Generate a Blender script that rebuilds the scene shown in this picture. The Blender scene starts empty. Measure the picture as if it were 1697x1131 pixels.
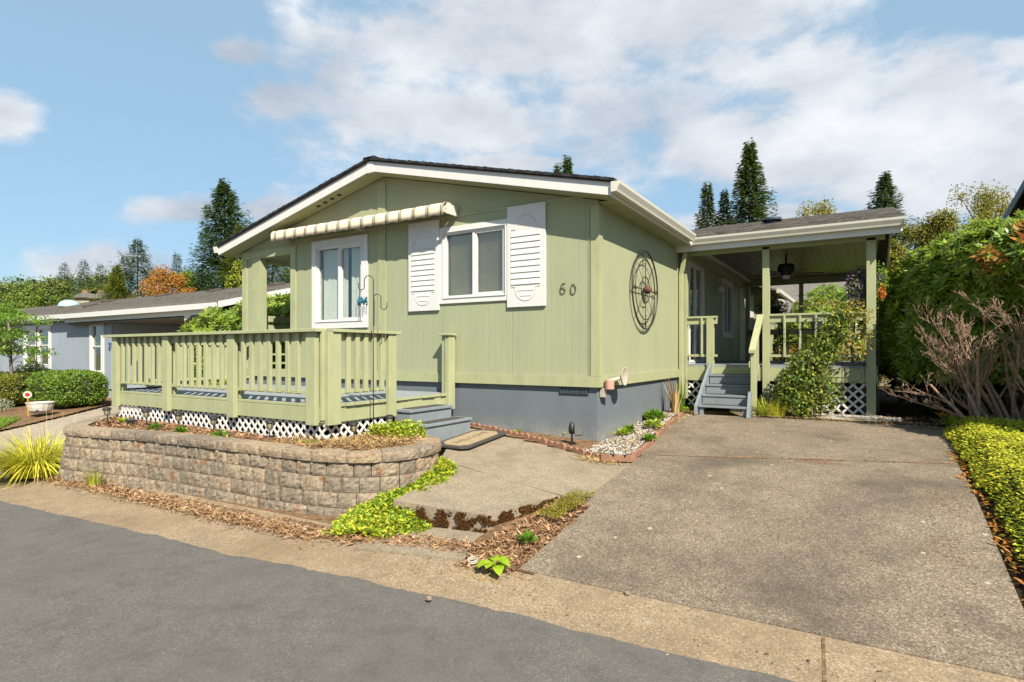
import bpy, math, random
import numpy as np
from mathutils import Vector, Matrix, noise
C = bpy.context.scene
COL = C.collection
rnd = random.Random(7)
R_ = math.radians

# ------------------------------------------------------------------ camera, world, sun, exposure
CAM = Vector((2.903, -6.886, 1.18))
YAW = math.atan2(.5213, .8534)
cd = bpy.data.cameras.new('camera'); cam = bpy.data.objects.new('camera', cd); COL.objects.link(cam)
cam.location = CAM; cam.rotation_euler = (R_(90), 0, YAW)
cd.sensor_width = 36; cd.lens = 952/1697*36; cd.shift_y = 19/1697
cd.clip_start = .05; cd.clip_end = 3000
C.camera = cam
C.view_settings.view_transform = 'Standard'; C.view_settings.look = 'None'
C.view_settings.gamma = 1; C.view_settings.exposure = 1.12
SUN = Vector((.833, -.645, 1.02)).normalized()
sl = bpy.data.lights.new('sun', 'SUN'); sl.energy = 5.0; sl.angle = R_(.5); sl.color = (1, .92, .765)
so = bpy.data.objects.new('sun', sl); COL.objects.link(so); so.rotation_euler = SUN.to_track_quat('Z', 'Y').to_euler()
so.location = (10, -10, 20)

CAMR = Vector((math.cos(YAW), math.sin(YAW), 0)); CAMD = Vector((-math.sin(YAW), math.cos(YAW), 0))
F_ = 952.; CX = 848.5; HY = 584.5
def ray(u, v): return CAMR*((u-CX)/F_) + CAMD + Vector((0, 0, -(v-HY)/F_))
def G(u, v, z):      # world point on the level z
    r = ray(u, v); return CAM + r*((z-CAM.z)/r.z)
def AT(u, v, d):     # world point at depth d
    return CAM + ray(u, v)*d

w = bpy.data.worlds.new('World'); C.world = w; w.use_nodes = True
def build_world():
    nt = w.node_tree; N = nt.nodes; L = nt.links
    for n in list(N): N.remove(n)
    out = N.new('ShaderNodeOutputWorld'); bg = N.new('ShaderNodeBackground'); L.new(bg.outputs[0], out.inputs[0])
    sky = N.new('ShaderNodeTexSky'); sky.sky_type = 'NISHITA'; sky.sun_disc = False
    sky.sun_elevation = math.asin(SUN.z); sky.sun_rotation = math.atan2(SUN.x, SUN.y)
    sky.air_density = 1.0; sky.dust_density = .55; sky.ozone_density = 2.2
    tc = N.new('ShaderNodeTexCoord')
    def M(op, a, b=None, c=None, clamp=False):
        m = N.new('ShaderNodeMath'); m.operation = op; m.use_clamp = clamp
        for i, x in enumerate((a, b, c)):
            if x is None: continue
            if isinstance(x, (int, float)): m.inputs[i].default_value = x
            else: L.new(x, m.inputs[i])
        return m.outputs[0]
    def dot(v):
        m = N.new('ShaderNodeVectorMath'); m.operation = 'DOT_PRODUCT'; L.new(tc.outputs['Generated'], m.inputs[0])
        m.inputs[1].default_value = v; return m.outputs['Value']
    dd = M('MAXIMUM', dot(CAMD), .08)
    s = M('DIVIDE', dot(CAMR), dd); t = M('DIVIDE', dot((0, 0, 1)), dd)
    mp = N.new('ShaderNodeMapping'); mp.inputs['Scale'].default_value = (1, 1, 2.0); L.new(tc.outputs['Generated'], mp.inputs['Vector'])
    def noise_(scale, det, rough, dist=0.):
        n = N.new('ShaderNodeTexNoise'); n.inputs['Scale'].default_value = scale; n.inputs['Detail'].default_value = det
        n.inputs['Roughness'].default_value = rough; n.inputs['Distortion'].default_value = dist; L.new(mp.outputs[0], n.inputs['Vector']); return n.outputs[0]
    n1 = noise_(4.6, 8, .58, .15); n2 = noise_(11., 7, .62); n3 = noise_(2.6, 5, .55)
    blobs = [(880,150,110,60,.7),(830,70,400,120,1),(720,190,270,75,1),(1020,190,230,80,.95),(1300,250,250,90,.95),(1370,130,110,75,.95),(1580,150,150,95,.95),(1600,290,230,75,.85),
             (470,165,85,50,.95),(560,120,70,50,.9),(400,85,60,35,.8),(5,188,62,40,1.05),(315,352,110,30,1.0),(160,436,140,38,1.0),(440,345,80,30,.9),
             (830,268,120,14,.9),(1300,352,90,18,.95),(1165,372,60,22,.8),(1000,15,400,70,.9),(1690,90,70,30,.8),(2100,150,400,160,.9),(-500,200,300,120,.8)]
    acc = None
    for (u, v, a, b, k) in blobs:
        x = M('DIVIDE', M('SUBTRACT', s, (u-CX)/F_), a/F_); y = M('DIVIDE', M('SUBTRACT', t, -(v-HY)/F_), b/F_)
        e = M('SQRT', M('ADD', M('MULTIPLY', x, x), M('MULTIPLY', y, y)))
        m = M('MULTIPLY', M('SUBTRACT', 1.2, e), k)
        acc = m if acc is None else M('SMOOTH_MAX', acc, m, .25)
    nn = M('ADD', M('MULTIPLY', M('SUBTRACT', n1, .5), 3.7), M('MULTIPLY', M('SUBTRACT', n2, .5), 1.3))
    dens = M('ADD', M('MULTIPLY', acc, 1.35), nn)
    mr = N.new('ShaderNodeMapRange'); mr.interpolation_type = 'SMOOTHSTEP'; L.new(dens, mr.inputs[0])
    mr.inputs[1].default_value = -.05; mr.inputs[2].default_value = .85
    front = M('GREATER_THAN', dot(CAMD), .08)
    al = M('MULTIPLY', M('MULTIPLY', mr.outputs[0], .90), front)
    # cloud colour: brighter puffs, greyer thick parts
    g = M('ADD', M('MULTIPLY', M('SUBTRACT', n3, .5), 2.4), M('MULTIPLY', M('SUBTRACT', n1, .5), 2.2))
    g2 = M('ADD', M('ADD', g, .46), M('MULTIPLY', M('SUBTRACT', dens, .6), -.12), clamp=True)
    cm = N.new('ShaderNodeMix'); cm.data_type = 'RGBA'; L.new(g2, cm.inputs[0])
    cm.inputs[6].default_value = (.33, .37, .43, 1); cm.inputs[7].default_value = (.66, .665, .68, 1)
    # clear air: the sky texture, scaled into range
    sc = N.new('ShaderNodeVectorMath'); sc.operation = 'MULTIPLY'; L.new(sky.outputs[0], sc.inputs[0]); sc.inputs[1].default_value = (.078, .088, .092)
    hz = N.new('ShaderNodeMix'); hz.data_type = 'RGBA'
    L.new(sc.outputs[0], hz.inputs[6]); hz.inputs[7].default_value = (.31, .47, .60, 1); hz.inputs[0].default_value = .62
    mx = N.new('ShaderNodeMix'); mx.data_type = 'RGBA'; L.new(al, mx.inputs[0]); L.new(hz.outputs[2], mx.inputs[6]); L.new(cm.outputs[2], mx.inputs[7])
    L.new(mx.outputs[2], bg.inputs[0]); bg.inputs[1].default_value = .69
build_world()

# ------------------------------------------------------------------ helpers
class MB:
    def __init__(s): s.v = []; s.f = []; s.T = None
    def add(s, vs, fs):
        o = len(s.v)
        s.v += [tuple(s.T @ Vector(p)) if s.T else tuple(p) for p in vs]
        s.f += [tuple(i+o for i in f) for f in fs]; return s
    def box(s, x0, x1, y0, y1, z0, z1):
        vs = [(x, y, z) for z in (z0, z1) for y in (y0, y1) for x in (x0, x1)]
        return s.add(vs, [(0,2,3,1),(4,5,7,6),(0,1,5,4),(2,6,7,3),(0,4,6,2),(1,3,7,5)])
    def cbox(s, x0, x1, y0, y1, z0, z1, c=.003):   # box with chamfered edges
        vs = []; ids = {}
        for ix, X in enumerate((x0, x1)):
            for iy, Y in enumerate((y0, y1)):
                for iz, Z in enumerate((z0, z1)):
                    sx, sy, sz = (1, -1)[ix]*c, (1, -1)[iy]*c, (1, -1)[iz]*c
                    ids[(ix,iy,iz,0)] = len(vs); vs.append((X, Y+sy, Z+sz))
                    ids[(ix,iy,iz,1)] = len(vs); vs.append((X+sx, Y, Z+sz))
                    ids[(ix,iy,iz,2)] = len(vs); vs.append((X+sx, Y+sy, Z))
        fs = []
        g = lambda a,b,cc,k: ids[(a,b,cc,k)]
        for i in (0,1):
            fs.append((g(i,0,0,0),g(i,1,0,0),g(i,1,1,0),g(i,0,1,0)))
            fs.append((g(0,i,0,1),g(1,i,0,1),g(1,i,1,1),g(0,i,1,1)))
            fs.append((g(0,0,i,2),g(1,0,i,2),g(1,1,i,2),g(0,1,i,2)))
            for j in (0,1):
                fs.append((g(i,j,0,0),g(i,j,1,0),g(i,j,1,1),g(i,j,0,1)))
                fs.append((g(i,0,j,0),g(i,1,j,0),g(i,1,j,2),g(i,0,j,2)))
                fs.append((g(0,i,j,1),g(1,i,j,1),g(1,i,j,2),g(0,i,j,2)))
                for k in (0,1): fs.append((g(i,j,k,0),g(i,j,k,1),g(i,j,k,2)))
        return s.add(vs, fs)
    def prism(s, poly, vec):
        n = len(poly); vec = Vector(vec); vs = [Vector(p) for p in poly]; vs += [p+vec for p in vs]
        fs = [tuple(range(n)), tuple(range(2*n-1, n-1, -1))] + [(i, (i+1) % n, (i+1) % n+n, i+n) for i in range(n)]
        return s.add(vs, fs)
    def tube(s, pts, r, n=8, cap=True):
        pts = [Vector(p) for p in pts]; m = len(pts); rs = r if isinstance(r, (list, tuple)) else [r]*m
        vs = []; ref = None
        for i, p in enumerate(pts):
            t = (pts[min(i+1, m-1)]-pts[max(i-1, 0)]).normalized()
            if ref is None: ref = t.orthogonal().normalized()
            ref = (ref - t*ref.dot(t)); ref = ref.normalized() if ref.length > 1e-6 else t.orthogonal().normalized()
            b = t.cross(ref)
            for k in range(n):
                a = 2*math.pi*k/n; vs.append(p + (ref*math.cos(a)+b*math.sin(a))*rs[i])
        fs = [(i*n+k, i*n+(k+1) % n, (i+1)*n+(k+1) % n, (i+1)*n+k) for i in range(m-1) for k in range(n)]
        if cap: fs += [tuple(range(n))[::-1], tuple(range((m-1)*n, m*n))]
        return s.add(vs, fs)
    def ring(s, c, ax, up, R, r, n=40, k=8):
        c = Vector(c); ax = Vector(ax).normalized(); up = Vector(up).normalized(); sd = ax.cross(up); vs = []
        for i in range(n):
            a = 2*math.pi*i/n; d = up*math.cos(a)+sd*math.sin(a)
            for j in range(k):
                b = 2*math.pi*j/k; vs.append(c + d*(R+r*math.cos(b)) + ax*(r*math.sin(b)))
        return s.add(vs, [(i*k+j, ((i+1) % n)*k+j, ((i+1) % n)*k+(j+1) % k, i*k+(j+1) % k) for i in range(n) for j in range(k)])
    def lathe(s, prof, c, n=20, ax=(0,0,1)):
        q = Vector((0,0,1)).rotation_difference(Vector(ax).normalized()); c = Vector(c); vs = []
        for (r, z) in prof:
            for k in range(n):
                a = 2*math.pi*k/n; vs.append(c + q @ Vector((r*math.cos(a), r*math.sin(a), z)))
        m = len(prof)
        fs = [(i*n+k, i*n+(k+1) % n, (i+1)*n+(k+1) % n, (i+1)*n+k) for i in range(m-1) for k in range(n)]
        return s.add(vs, fs)
    def build(s, name, mat, parent=None, smooth=False, bevel=0):
        base = wloc(parent) if parent else Vector((0,0,0))
        me = bpy.data.meshes.new(name)
        me.from_pydata([tuple(Vector(p)-base) for p in s.v], [], s.f); me.materials.append(mat); me.update()
        import bmesh
        bm = bmesh.new(); bm.from_mesh(me); bmesh.ops.recalc_face_normals(bm, faces=bm.faces); bm.to_mesh(me); bm.free()
        if smooth:
            for p in me.polygons: p.use_smooth = True
        o = bpy.data.objects.new(name, me); COL.objects.link(o)
        if parent: o.parent = parent
        if bevel:
            b = o.modifiers.new('bevel', 'BEVEL'); b.width = bevel; b.segments = 2; b.limit_method = 'ANGLE'
        return o
def wloc(o):
    p = Vector((0,0,0))
    while o: p += o.location; o = o.parent
    return p
def tag(o, label, cat, group=None, kind=None):
    if label: o['label'] = label
    if cat: o['category'] = cat
    if group: o['group'] = group
    if kind: o['kind'] = kind
    return o
def thing(name, label, cat, loc=(0,0,0), group=None):
    o = bpy.data.objects.new(name, None); COL.objects.link(o); o.location = loc; o.empty_display_size = .1
    return tag(o, label, cat, group)
def struct(o): o['kind'] = 'structure'; return o
def copy_tree(o, parent=None):
    c = o.copy(); COL.objects.link(c); c.parent = parent
    for ch in list(o.children): copy_tree(ch, c)
    return c

def np_mesh(name, V, Fc, mat, parent=None, mats=None):   # V (n,3), Fc (m,k)
    base = np.array(wloc(parent)) if parent else np.zeros(3)
    V = np.asarray(V, dtype=np.float32) - base.astype(np.float32); me = bpy.data.meshes.new(name)
    me.vertices.add(len(V)); me.vertices.foreach_set('co', V.ravel())
    k = Fc.shape[1]; me.loops.add(Fc.size); me.loops.foreach_set('vertex_index', Fc.ravel().astype(np.int32))
    me.polygons.add(len(Fc)); me.polygons.foreach_set('loop_start', np.arange(0, Fc.size, k, dtype=np.int32)); me.polygons.foreach_set('loop_total', np.full(len(Fc), k, dtype=np.int32))
    me.update(calc_edges=True); me.materials.append(mat)
    o = bpy.data.objects.new(name, me); COL.objects.link(o)
    if parent: o.parent = parent
    return o
def nrm(a): return a/np.maximum(np.linalg.norm(a, axis=1, keepdims=True), 1e-9)
def leaf_arrays(P, Dr, L, W, rs, fold=.15, up=None):
    n = len(P); Dr = nrm(Dr)
    r = rs.normal(size=(n,3)) if up is None else up + rs.normal(size=(n,3))*.35
    S = nrm(np.cross(Dr, r)); Nn = nrm(np.cross(S, Dr))
    L = np.broadcast_to(np.asarray(L, float), (n,))[:,None]; W = np.broadcast_to(np.asarray(W, float), (n,))[:,None]
    a = P; b = P+Dr*L*.5+S*W*.5+Nn*W*fold; c = P+Dr*L; d = P+Dr*L*.5-S*W*.5+Nn*W*fold
    V = np.stack([a,b,c,d], 1).reshape(-1,3); Fc = np.arange(4*n).reshape(n,4)
    return V, Fc
def ell_points(blobs, n, rs, shell=.25, hollow=True, zmin=None, lump=.12):
    """points with outward directions near the surface of a union of ellipsoids (cx,cy,cz,rx,ry,rz)"""
    B = np.array(blobs, float); area = (B[:,3]*B[:,4]+B[:,4]*B[:,5]+B[:,3]*B[:,5]); pr = area/area.sum()
    out = []; outd = []; tot = 0
    while tot < n:
        m = n*2; k = rs.choice(len(B), m, p=pr); d = nrm(rs.normal(size=(m,3)))
        lmp = 1+lump*np.sin(d[:,0]*7+k*1.3)*np.sin(d[:,1]*6+k)*np.cos(d[:,2]*8+k*2.1)
        rad = lmp*(1-shell*rs.random(m)**1.6)
        P = B[k,:3]+d*B[k,3:]*rad[:,None]
        keep = np.ones(m, bool)
        for j in range(len(B)):
            q = (P-B[j,:3])/B[j,3:]; ins = (q**2).sum(1) < (1-shell)**2; keep &= ~(ins & (k != j))
        if zmin is not None: keep &= P[:,2] > zmin
        nn = nrm(d/B[k,3:]); out.append(P[keep]); outd.append(nn[keep]); tot += keep.sum()
    return np.concatenate(out)[:n], np.concatenate(outd)[:n]

# ------------------------------------------------------------------ materials
KR = .615
def kr(c, k=None): return tuple(x*(k or KR) for x in c)
def mat_base(name, rough=.7, spec=.3):
    m = bpy.data.materials.new(name); m.use_nodes = True; nt = m.node_tree; b = nt.nodes['Principled BSDF']
    b.inputs['Roughness'].default_value = rough; b.inputs['Specular IOR Level'].default_value = spec
    return m, nt, b
def node_noise(nt, scale, det=4, rough=.55, vec=None, sc3=None):
    if vec is None:
        tc = nt.nodes.new('ShaderNodeTexCoord'); vec = tc.outputs['Object']
    if sc3:
        mp = nt.nodes.new('ShaderNodeMapping'); mp.inputs['Scale'].default_value = sc3; nt.links.new(vec, mp.inputs[0]); vec = mp.outputs[0]
    n = nt.nodes.new('ShaderNodeTexNoise'); n.inputs['Scale'].default_value = scale; n.inputs['Detail'].default_value = det; n.inputs['Roughness'].default_value = rough
    nt.links.new(vec, n.inputs['Vector']); return n.outputs[0]
def ramp(nt, fac, stops, interp='LINEAR'):
    r = nt.nodes.new('ShaderNodeValToRGB'); r.color_ramp.interpolation = interp; cr = r.color_ramp
    while len(cr.elements) > 1: cr.elements.remove(cr.elements[-1])
    cr.elements[0].position = stops[0][0]; cr.elements[0].color = (*stops[0][1], 1)
    for p, c in stops[1:]:
        e = cr.elements.new(p); e.color = (*c, 1)
    nt.links.new(fac, r.inputs[0]); return r.outputs[0]
def mixc(nt, fac, a, b, mode='MIX'):
    m = nt.nodes.new('ShaderNodeMix'); m.data_type = 'RGBA'; m.blend_type = mode
    for i, x in ((0, fac), (6, a), (7, b)):
        if isinstance(x, (int, float)): m.inputs[i].default_value = x
        elif isinstance(x, tuple): m.inputs[i].default_value = (*x, 1)
        else: nt.links.new(x, m.inputs[i])
    return m.outputs[2]
def bump(nt, b, h, strength=.3, dist=.01, prev=None):
    n = nt.nodes.new('ShaderNodeBump'); n.inputs['Strength'].default_value = strength; n.inputs['Distance'].default_value = dist
    nt.links.new(h, n.inputs['Height'])
    if prev: nt.links.new(prev, n.inputs['Normal'])
    nt.links.new(n.outputs[0], b.inputs['Normal']); return n.outputs[0]
def M2(nt, op, a, b=None, c=None, clamp=False):
    m = nt.nodes.new('ShaderNodeMath'); m.operation = op; m.use_clamp = clamp
    for i, x in enumerate((a, b, c)):
        if x is None: continue
        if isinstance(x, (int, float)): m.inputs[i].default_value = x
        else: nt.links.new(x, m.inputs[i])
    return m.outputs[0]
def paint(name, col, rough=.6, var=.12, scale=6, grain=.25, streak=None):
    m, nt, b = mat_base(name, rough)
    n = node_noise(nt, scale, 6, .6, sc3=(1, 1, .45)); c = kr(col)
    dk = tuple(x*(1-var) for x in c); lt = tuple(min(1, x*(1+var*.6)) for x in c)
    co = ramp(nt, n, [(.3, dk), (.5, c), (.7, lt)])
    nt.links.new(co, b.inputs['Base Color'])
    g = node_noise(nt, 60, 5, .7, sc3=streak or (1, 1, .15)); bump(nt, b, g, grain, .004)
    return m
def plain(name, col, rough=.5, metal=0, spec=.4, var=.15, scale=8):
    m, nt, b = mat_base(name, rough, spec); b.inputs['Metallic'].default_value = metal
    n = node_noise(nt, scale, 4); c = kr(col)
    nt.links.new(ramp(nt, n, [(.3, tuple(x*(1-var) for x in c)), (.7, tuple(min(1, x*(1+var)) for x in c))]), b.inputs['Base Color'])
    return m
def siding(name, col, pitch=.102, low=None):
    m, nt, b = mat_base(name, .62, .3)
    tc = nt.nodes.new('ShaderNodeTexCoord'); sp = nt.nodes.new('ShaderNodeSeparateXYZ'); nt.links.new(tc.outputs['Object'], sp.inputs[0])
    s = M2(nt, 'ADD', sp.outputs[0], sp.outputs[1])
    fr = M2(nt, 'FRACT', M2(nt, 'MULTIPLY', s, 1/pitch))
    d = M2(nt, 'ABSOLUTE', M2(nt, 'SUBTRACT', fr, .5))
    gr = M2(nt, 'MULTIPLY', M2(nt, 'SUBTRACT', d, .44), 1/.05, clamp=True)     # 1 inside a groove
    d2 = M2(nt, 'ABSOLUTE', M2(nt, 'SUBTRACT', M2(nt, 'FRACT', M2(nt, 'MULTIPLY', s, 1/(pitch*12))), .5))
    seam = M2(nt, 'MULTIPLY', M2(nt, 'SUBTRACT', d2, .4955), 1/.003, clamp=True)
    gr = M2(nt, 'ADD', M2(nt, 'MULTIPLY', gr, .8), M2(nt, 'MULTIPLY', seam, 1.6))
    n = node_noise(nt, 2.2, 6, .6, vec=tc.outputs['Object'], sc3=(1, 1, .35)); c = kr(col)
    co = ramp(nt, n, [(.3, tuple(x*.93 for x in c)), (.5, c), (.72, tuple(x*1.05 for x in c))])
    st = node_noise(nt, 30, 5, .7, vec=tc.outputs['Object'], sc3=(1, 1, .04))
    co = mixc(nt, .10, co, ramp(nt, st, [(.35, tuple(x*.6 for x in c)), (.6, tuple(min(1, x*1.25) for x in c))]))
    # paint wears pale and dusty towards the bottom edge
    nt.links.new(co, b.inputs['Base Color'])
    g = node_noise(nt, 70, 5, .75, vec=tc.outputs['Object'], sc3=(1, 1, .12))
    h = M2(nt, 'SUBTRACT', M2(nt, 'MULTIPLY', g, .22), gr)
    bump(nt, b, h, .5, .005)
    return m
def foliage(name, stops, rough=.5, trans=.35, spec=.35):
    m, nt, b = mat_base(name, rough, spec)
    g = nt.nodes.new('ShaderNodeNewGeometry'); oi = nt.nodes.new('ShaderNodeTexCoord')
    n = node_noise(nt, .9, 3, .5, vec=oi.outputs['Object'])
    stops = [(p, kr(c, .74)) for p, c in stops]
    f = M2(nt, 'ADD', M2(nt, 'MULTIPLY', g.outputs['Random Per Island'], .62), M2(nt, 'MULTIPLY', n, .45)); f = M2(nt, 'SUBTRACT', f, .04, clamp=True)
    co = ramp(nt, f, stops); nt.links.new(co, b.inputs['Base Color'])
    tr = nt.nodes.new('ShaderNodeBsdfTranslucent'); nt.links.new(mixc(nt, .5, co, (.35, .42, .06)), tr.inputs[0])
    mx = nt.nodes.new('ShaderNodeMixShader'); mx.inputs[0].default_value = trans
    nt.links.new(b.outputs[0], mx.inputs[1]); nt.links.new(tr.outputs[0], mx.inputs[2]); nt.links.new(mx.outputs[0], nt.nodes['Material Output'].inputs[0])
    return m
def aggregate(name, base, dark, light, rough=.85, patch=None, scale=110, stain=None, bumpd=.004, crack=None):
    base, dark, light = kr(base), kr(dark), kr(light); patch = kr(patch) if patch else None; stain = kr(stain) if stain else None
    m, nt, b = mat_base(name, rough, .25); tc = nt.nodes.new('ShaderNodeTexCoord'); V = tc.outputs['Object']
    vo = nt.nodes.new('ShaderNodeTexVoronoi'); vo.inputs['Scale'].default_value = scale; nt.links.new(V, vo.inputs['Vector'])
    sx = nt.nodes.new('ShaderNodeSeparateXYZ'); nt.links.new(vo.outputs['Color'], sx.inputs[0])
    co = ramp(nt, sx.outputs[0], [(0, dark), (.25, base), (.6, base), (.85, light), (1, tuple(min(1, x*1.25) for x in light))])
    n = node_noise(nt, scale*1.7, 4, .7, vec=V)
    co = mixc(nt, .35, co, ramp(nt, n, [(.38, dark), (.52, base), (.64, light)]))
    fl = nt.nodes.new('ShaderNodeTexVoronoi'); fl.inputs['Scale'].default_value = scale*.33; nt.links.new(V, fl.inputs['Vector'])
    sf = nt.nodes.new('ShaderNodeSeparateXYZ'); nt.links.new(fl.outputs['Color'], sf.inputs[0])
    kf = M2(nt, 'MULTIPLY', M2(nt, 'GREATER_THAN', sf.outputs[1], .88), M2(nt, 'LESS_THAN', fl.outputs['Distance'], .33))
    co = mixc(nt, M2(nt, 'MULTIPLY', kf, .55), co, tuple(min(1, x*1.3) for x in light))
    kd = M2(nt, 'MULTIPLY', M2(nt, 'LESS_THAN', sf.outputs[1], .10), M2(nt, 'LESS_THAN', fl.outputs['Distance'], .36))
    co = mixc(nt, M2(nt, 'MULTIPLY', kd, .6), co, dark)
    big = node_noise(nt, .9, 6, .62, vec=V)
    p = patch or tuple(x*.72 for x in base)
    co = mixc(nt, M2(nt, 'MULTIPLY', M2(nt, 'SUBTRACT', big, .46), 5., clamp=True), co, mixc(nt, .62, co, p, 'MIX'))
    md = node_noise(nt, 5.5, 5, .65, vec=V)
    co = mixc(nt, 1.0, co, ramp(nt, md, [(.3, (.82, .82, .82)), (.5, (1, 1, 1)), (.72, (1.12, 1.1, 1.06))]), 'MULTIPLY')
    if crack:      # wandering hairline cracks
        wn = nt.nodes.new('ShaderNodeTexNoise'); wn.inputs['Scale'].default_value = 3; wn.inputs['Detail'].default_value = 6; nt.links.new(V, wn.inputs['Vector'])
        wv = nt.nodes.new('ShaderNodeVectorMath'); wv.operation = 'SCALE'; wv.inputs['Scale'].default_value = .5; nt.links.new(wn.outputs['Color'], wv.inputs[0])
        wa = nt.nodes.new('ShaderNodeVectorMath'); wa.operation = 'ADD'; nt.links.new(V, wa.inputs[0]); nt.links.new(wv.outputs[0], wa.inputs[1])
        vc = nt.nodes.new('ShaderNodeTexVoronoi'); vc.feature = 'DISTANCE_TO_EDGE'; vc.inputs['Scale'].default_value = crack; nt.links.new(wa.outputs[0], vc.inputs['Vector'])
        mk = node_noise(nt, .7, 3, .5, vec=V)
        kk = M2(nt, 'MULTIPLY', M2(nt, 'LESS_THAN', vc.outputs['Distance'], .0028), M2(nt, 'GREATER_THAN', mk, .50))
        co = mixc(nt, M2(nt, 'MULTIPLY', kk, .7), co, tuple(x*.5 for x in dark))
    if stain:      # a few pale lichen spots
        v2 = nt.nodes.new('ShaderNodeTexVoronoi'); v2.inputs['Scale'].default_value = 3.1
        n4 = node_noise(nt, 14, 3, .6, vec=V)
        nt.links.new(V, v2.inputs['Vector'])
        d2 = M2(nt, 'ADD', v2.outputs['Distance'], M2(nt, 'MULTIPLY', M2(nt, 'SUBTRACT', n4, .5), .10))
        k = M2(nt, 'MULTIPLY', M2(nt, 'SUBTRACT', .075, d2), 40, clamp=True)
        co = mixc(nt, M2(nt, 'MULTIPLY', k, .75), co, stain)
    nt.links.new(co, b.inputs['Base Color'])
    h = M2(nt, 'ADD', M2(nt, 'MULTIPLY', sx.outputs[1], .5), n)
    bump(nt, b, h, .5, bumpd)
    return m
GREEN = (.43, .455, .285); GREY = (.175, .205, .235)
m_side = siding('green_siding', GREEN)
m_trim = paint('green_trim', (.465, .485, .28), .55)
m_soff = paint('soffit_green', (.42, .46, .27), .7)
m_white = paint('white_paint', (.85, .84, .82), .5, .05)
m_wshut = paint('shutter_white', (.83, .825, .81), .5, .04, grain=.4, streak=(.25, .25, 1))
m_gut = paint('gutter_enamel', (.78, .75, .66), .35, .05, grain=.05)
m_skirt = paint('grey_skirting', GREY, .75, .10, 3, .3)
def dusty(m, z0, z1, col, amt):
    nt = m.node_tree; b = nt.nodes['Principled BSDF']; src = b.inputs['Base Color'].links[0].from_socket
    tc = nt.nodes.new('ShaderNodeTexCoord'); sp = nt.nodes.new('ShaderNodeSeparateXYZ'); nt.links.new(tc.outputs['Object'], sp.inputs[0])
    h = M2(nt, 'DIVIDE', M2(nt, 'SUBTRACT', z1, sp.outputs[2]), z1-z0, clamp=True)
    n = node_noise(nt, 4, 7, .7, vec=tc.outputs['Object']); n2 = node_noise(nt, 40, 4, .7, vec=tc.outputs['Object'])
    k = M2(nt, 'MULTIPLY', M2(nt, 'MULTIPLY', h, h), M2(nt, 'MULTIPLY', M2(nt, 'ADD', M2(nt, 'SUBTRACT', n, .3), M2(nt, 'MULTIPLY', M2(nt, 'SUBTRACT', n2, .5), .8)), 2.2, clamp=True), clamp=True)
    nt.links.new(mixc(nt, M2(nt, 'MULTIPLY', k, amt), src, col), b.inputs['Base Color'])
dusty(m_skirt, .0, .42, (.33, .29, .23), .9); dusty(m_side, .85, 1.25, (.36, .33, .24), .35)
m_deckg = paint('deck_grey', (.33, .36, .385), .75, .14, 5, .3, streak=(.1, 1, 1))
m_step = paint('step_grey', (.26, .30, .335), .7, .14, 5, .35, streak=(1, .1, 1))
m_tread = plain('tread_grit', (.075, .068, .058), .95, var=.35, scale=60)
m_lat = paint('lattice_white', (.92, .89, .86), .5, .05)
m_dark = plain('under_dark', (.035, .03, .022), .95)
m_black = plain('black_metal', (.02, .02, .02), .45, .3)
m_blackp = plain('black_plastic', (.025, .026, .028), .5)
m_bronze = plain('weathered_metal', (.085, .07, .055), .5, .6, var=.4, scale=20)
m_rust = plain('rusted_ball', (.13, .055, .04), .8, .1, var=.5, scale=15)
m_numb = plain('number_bronze', (.17, .14, .085), .45, .6)
m_vent = plain('vent_metal', (.05, .07, .09), .6, .3, var=.5, scale=30)
m_pink = plain('faded_pink_plastic', (.60, .34, .27), .6, var=.12)
m_beige = plain('beige_plastic', (.56, .50, .40), .55, var=.1)
m_brown = plain('brown_frame', (.10, .075, .055), .6)
m_teal = plain('blue_glass', (.03, .15, .22), .15, .0, .6, var=.7, scale=40)
m_alu = plain('aluminium_tube', (.62, .62, .62), .3, .8)
m_pot = plain('planter_white', (.70, .67, .62), .7)
m_potd = plain('dark_pot', (.03, .045, .045), .7)
m_redpl = plain('red_reflector', (.55, .03, .02), .3)
m_yel = plain('orange_stake', (.75, .38, .04), .5)
m_lampg = plain('solar_glass', (.50, .44, .30), .2, var=.2)
m_wood = plain('grey_bark', (.20, .155, .12), .9, var=.35, scale=25)
m_barkd = plain('dark_bark', (.09, .065, .05), .95, var=.35, scale=12)
m_bare = plain('bare_branch_bark', (.36, .235, .16), .9, var=.4, scale=22)
m_brick = paint('red_edging', (.36, .185, .12), .9, .25, 18, .8)
m_curt = plain('curtain_fabric', (1.0, .98, .9), .9, var=.06)
m_blind = plain('blind_slat', (.92, .82, .66), .6, var=.05)
m_gblind = plain('green_blind', (.30, .45, .22), .6, var=.1)
m_bluew = siding('blue_siding', (.40, .46, .54), .12)
m_blues = paint('blue_skirting', (.46, .51, .57), .7)
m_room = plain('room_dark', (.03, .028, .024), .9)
m_cream = plain('cream_wall', (.52, .46, .36), .9, var=.05)
m_rope = plain('cord', (.5, .48, .42), .8)

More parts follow.
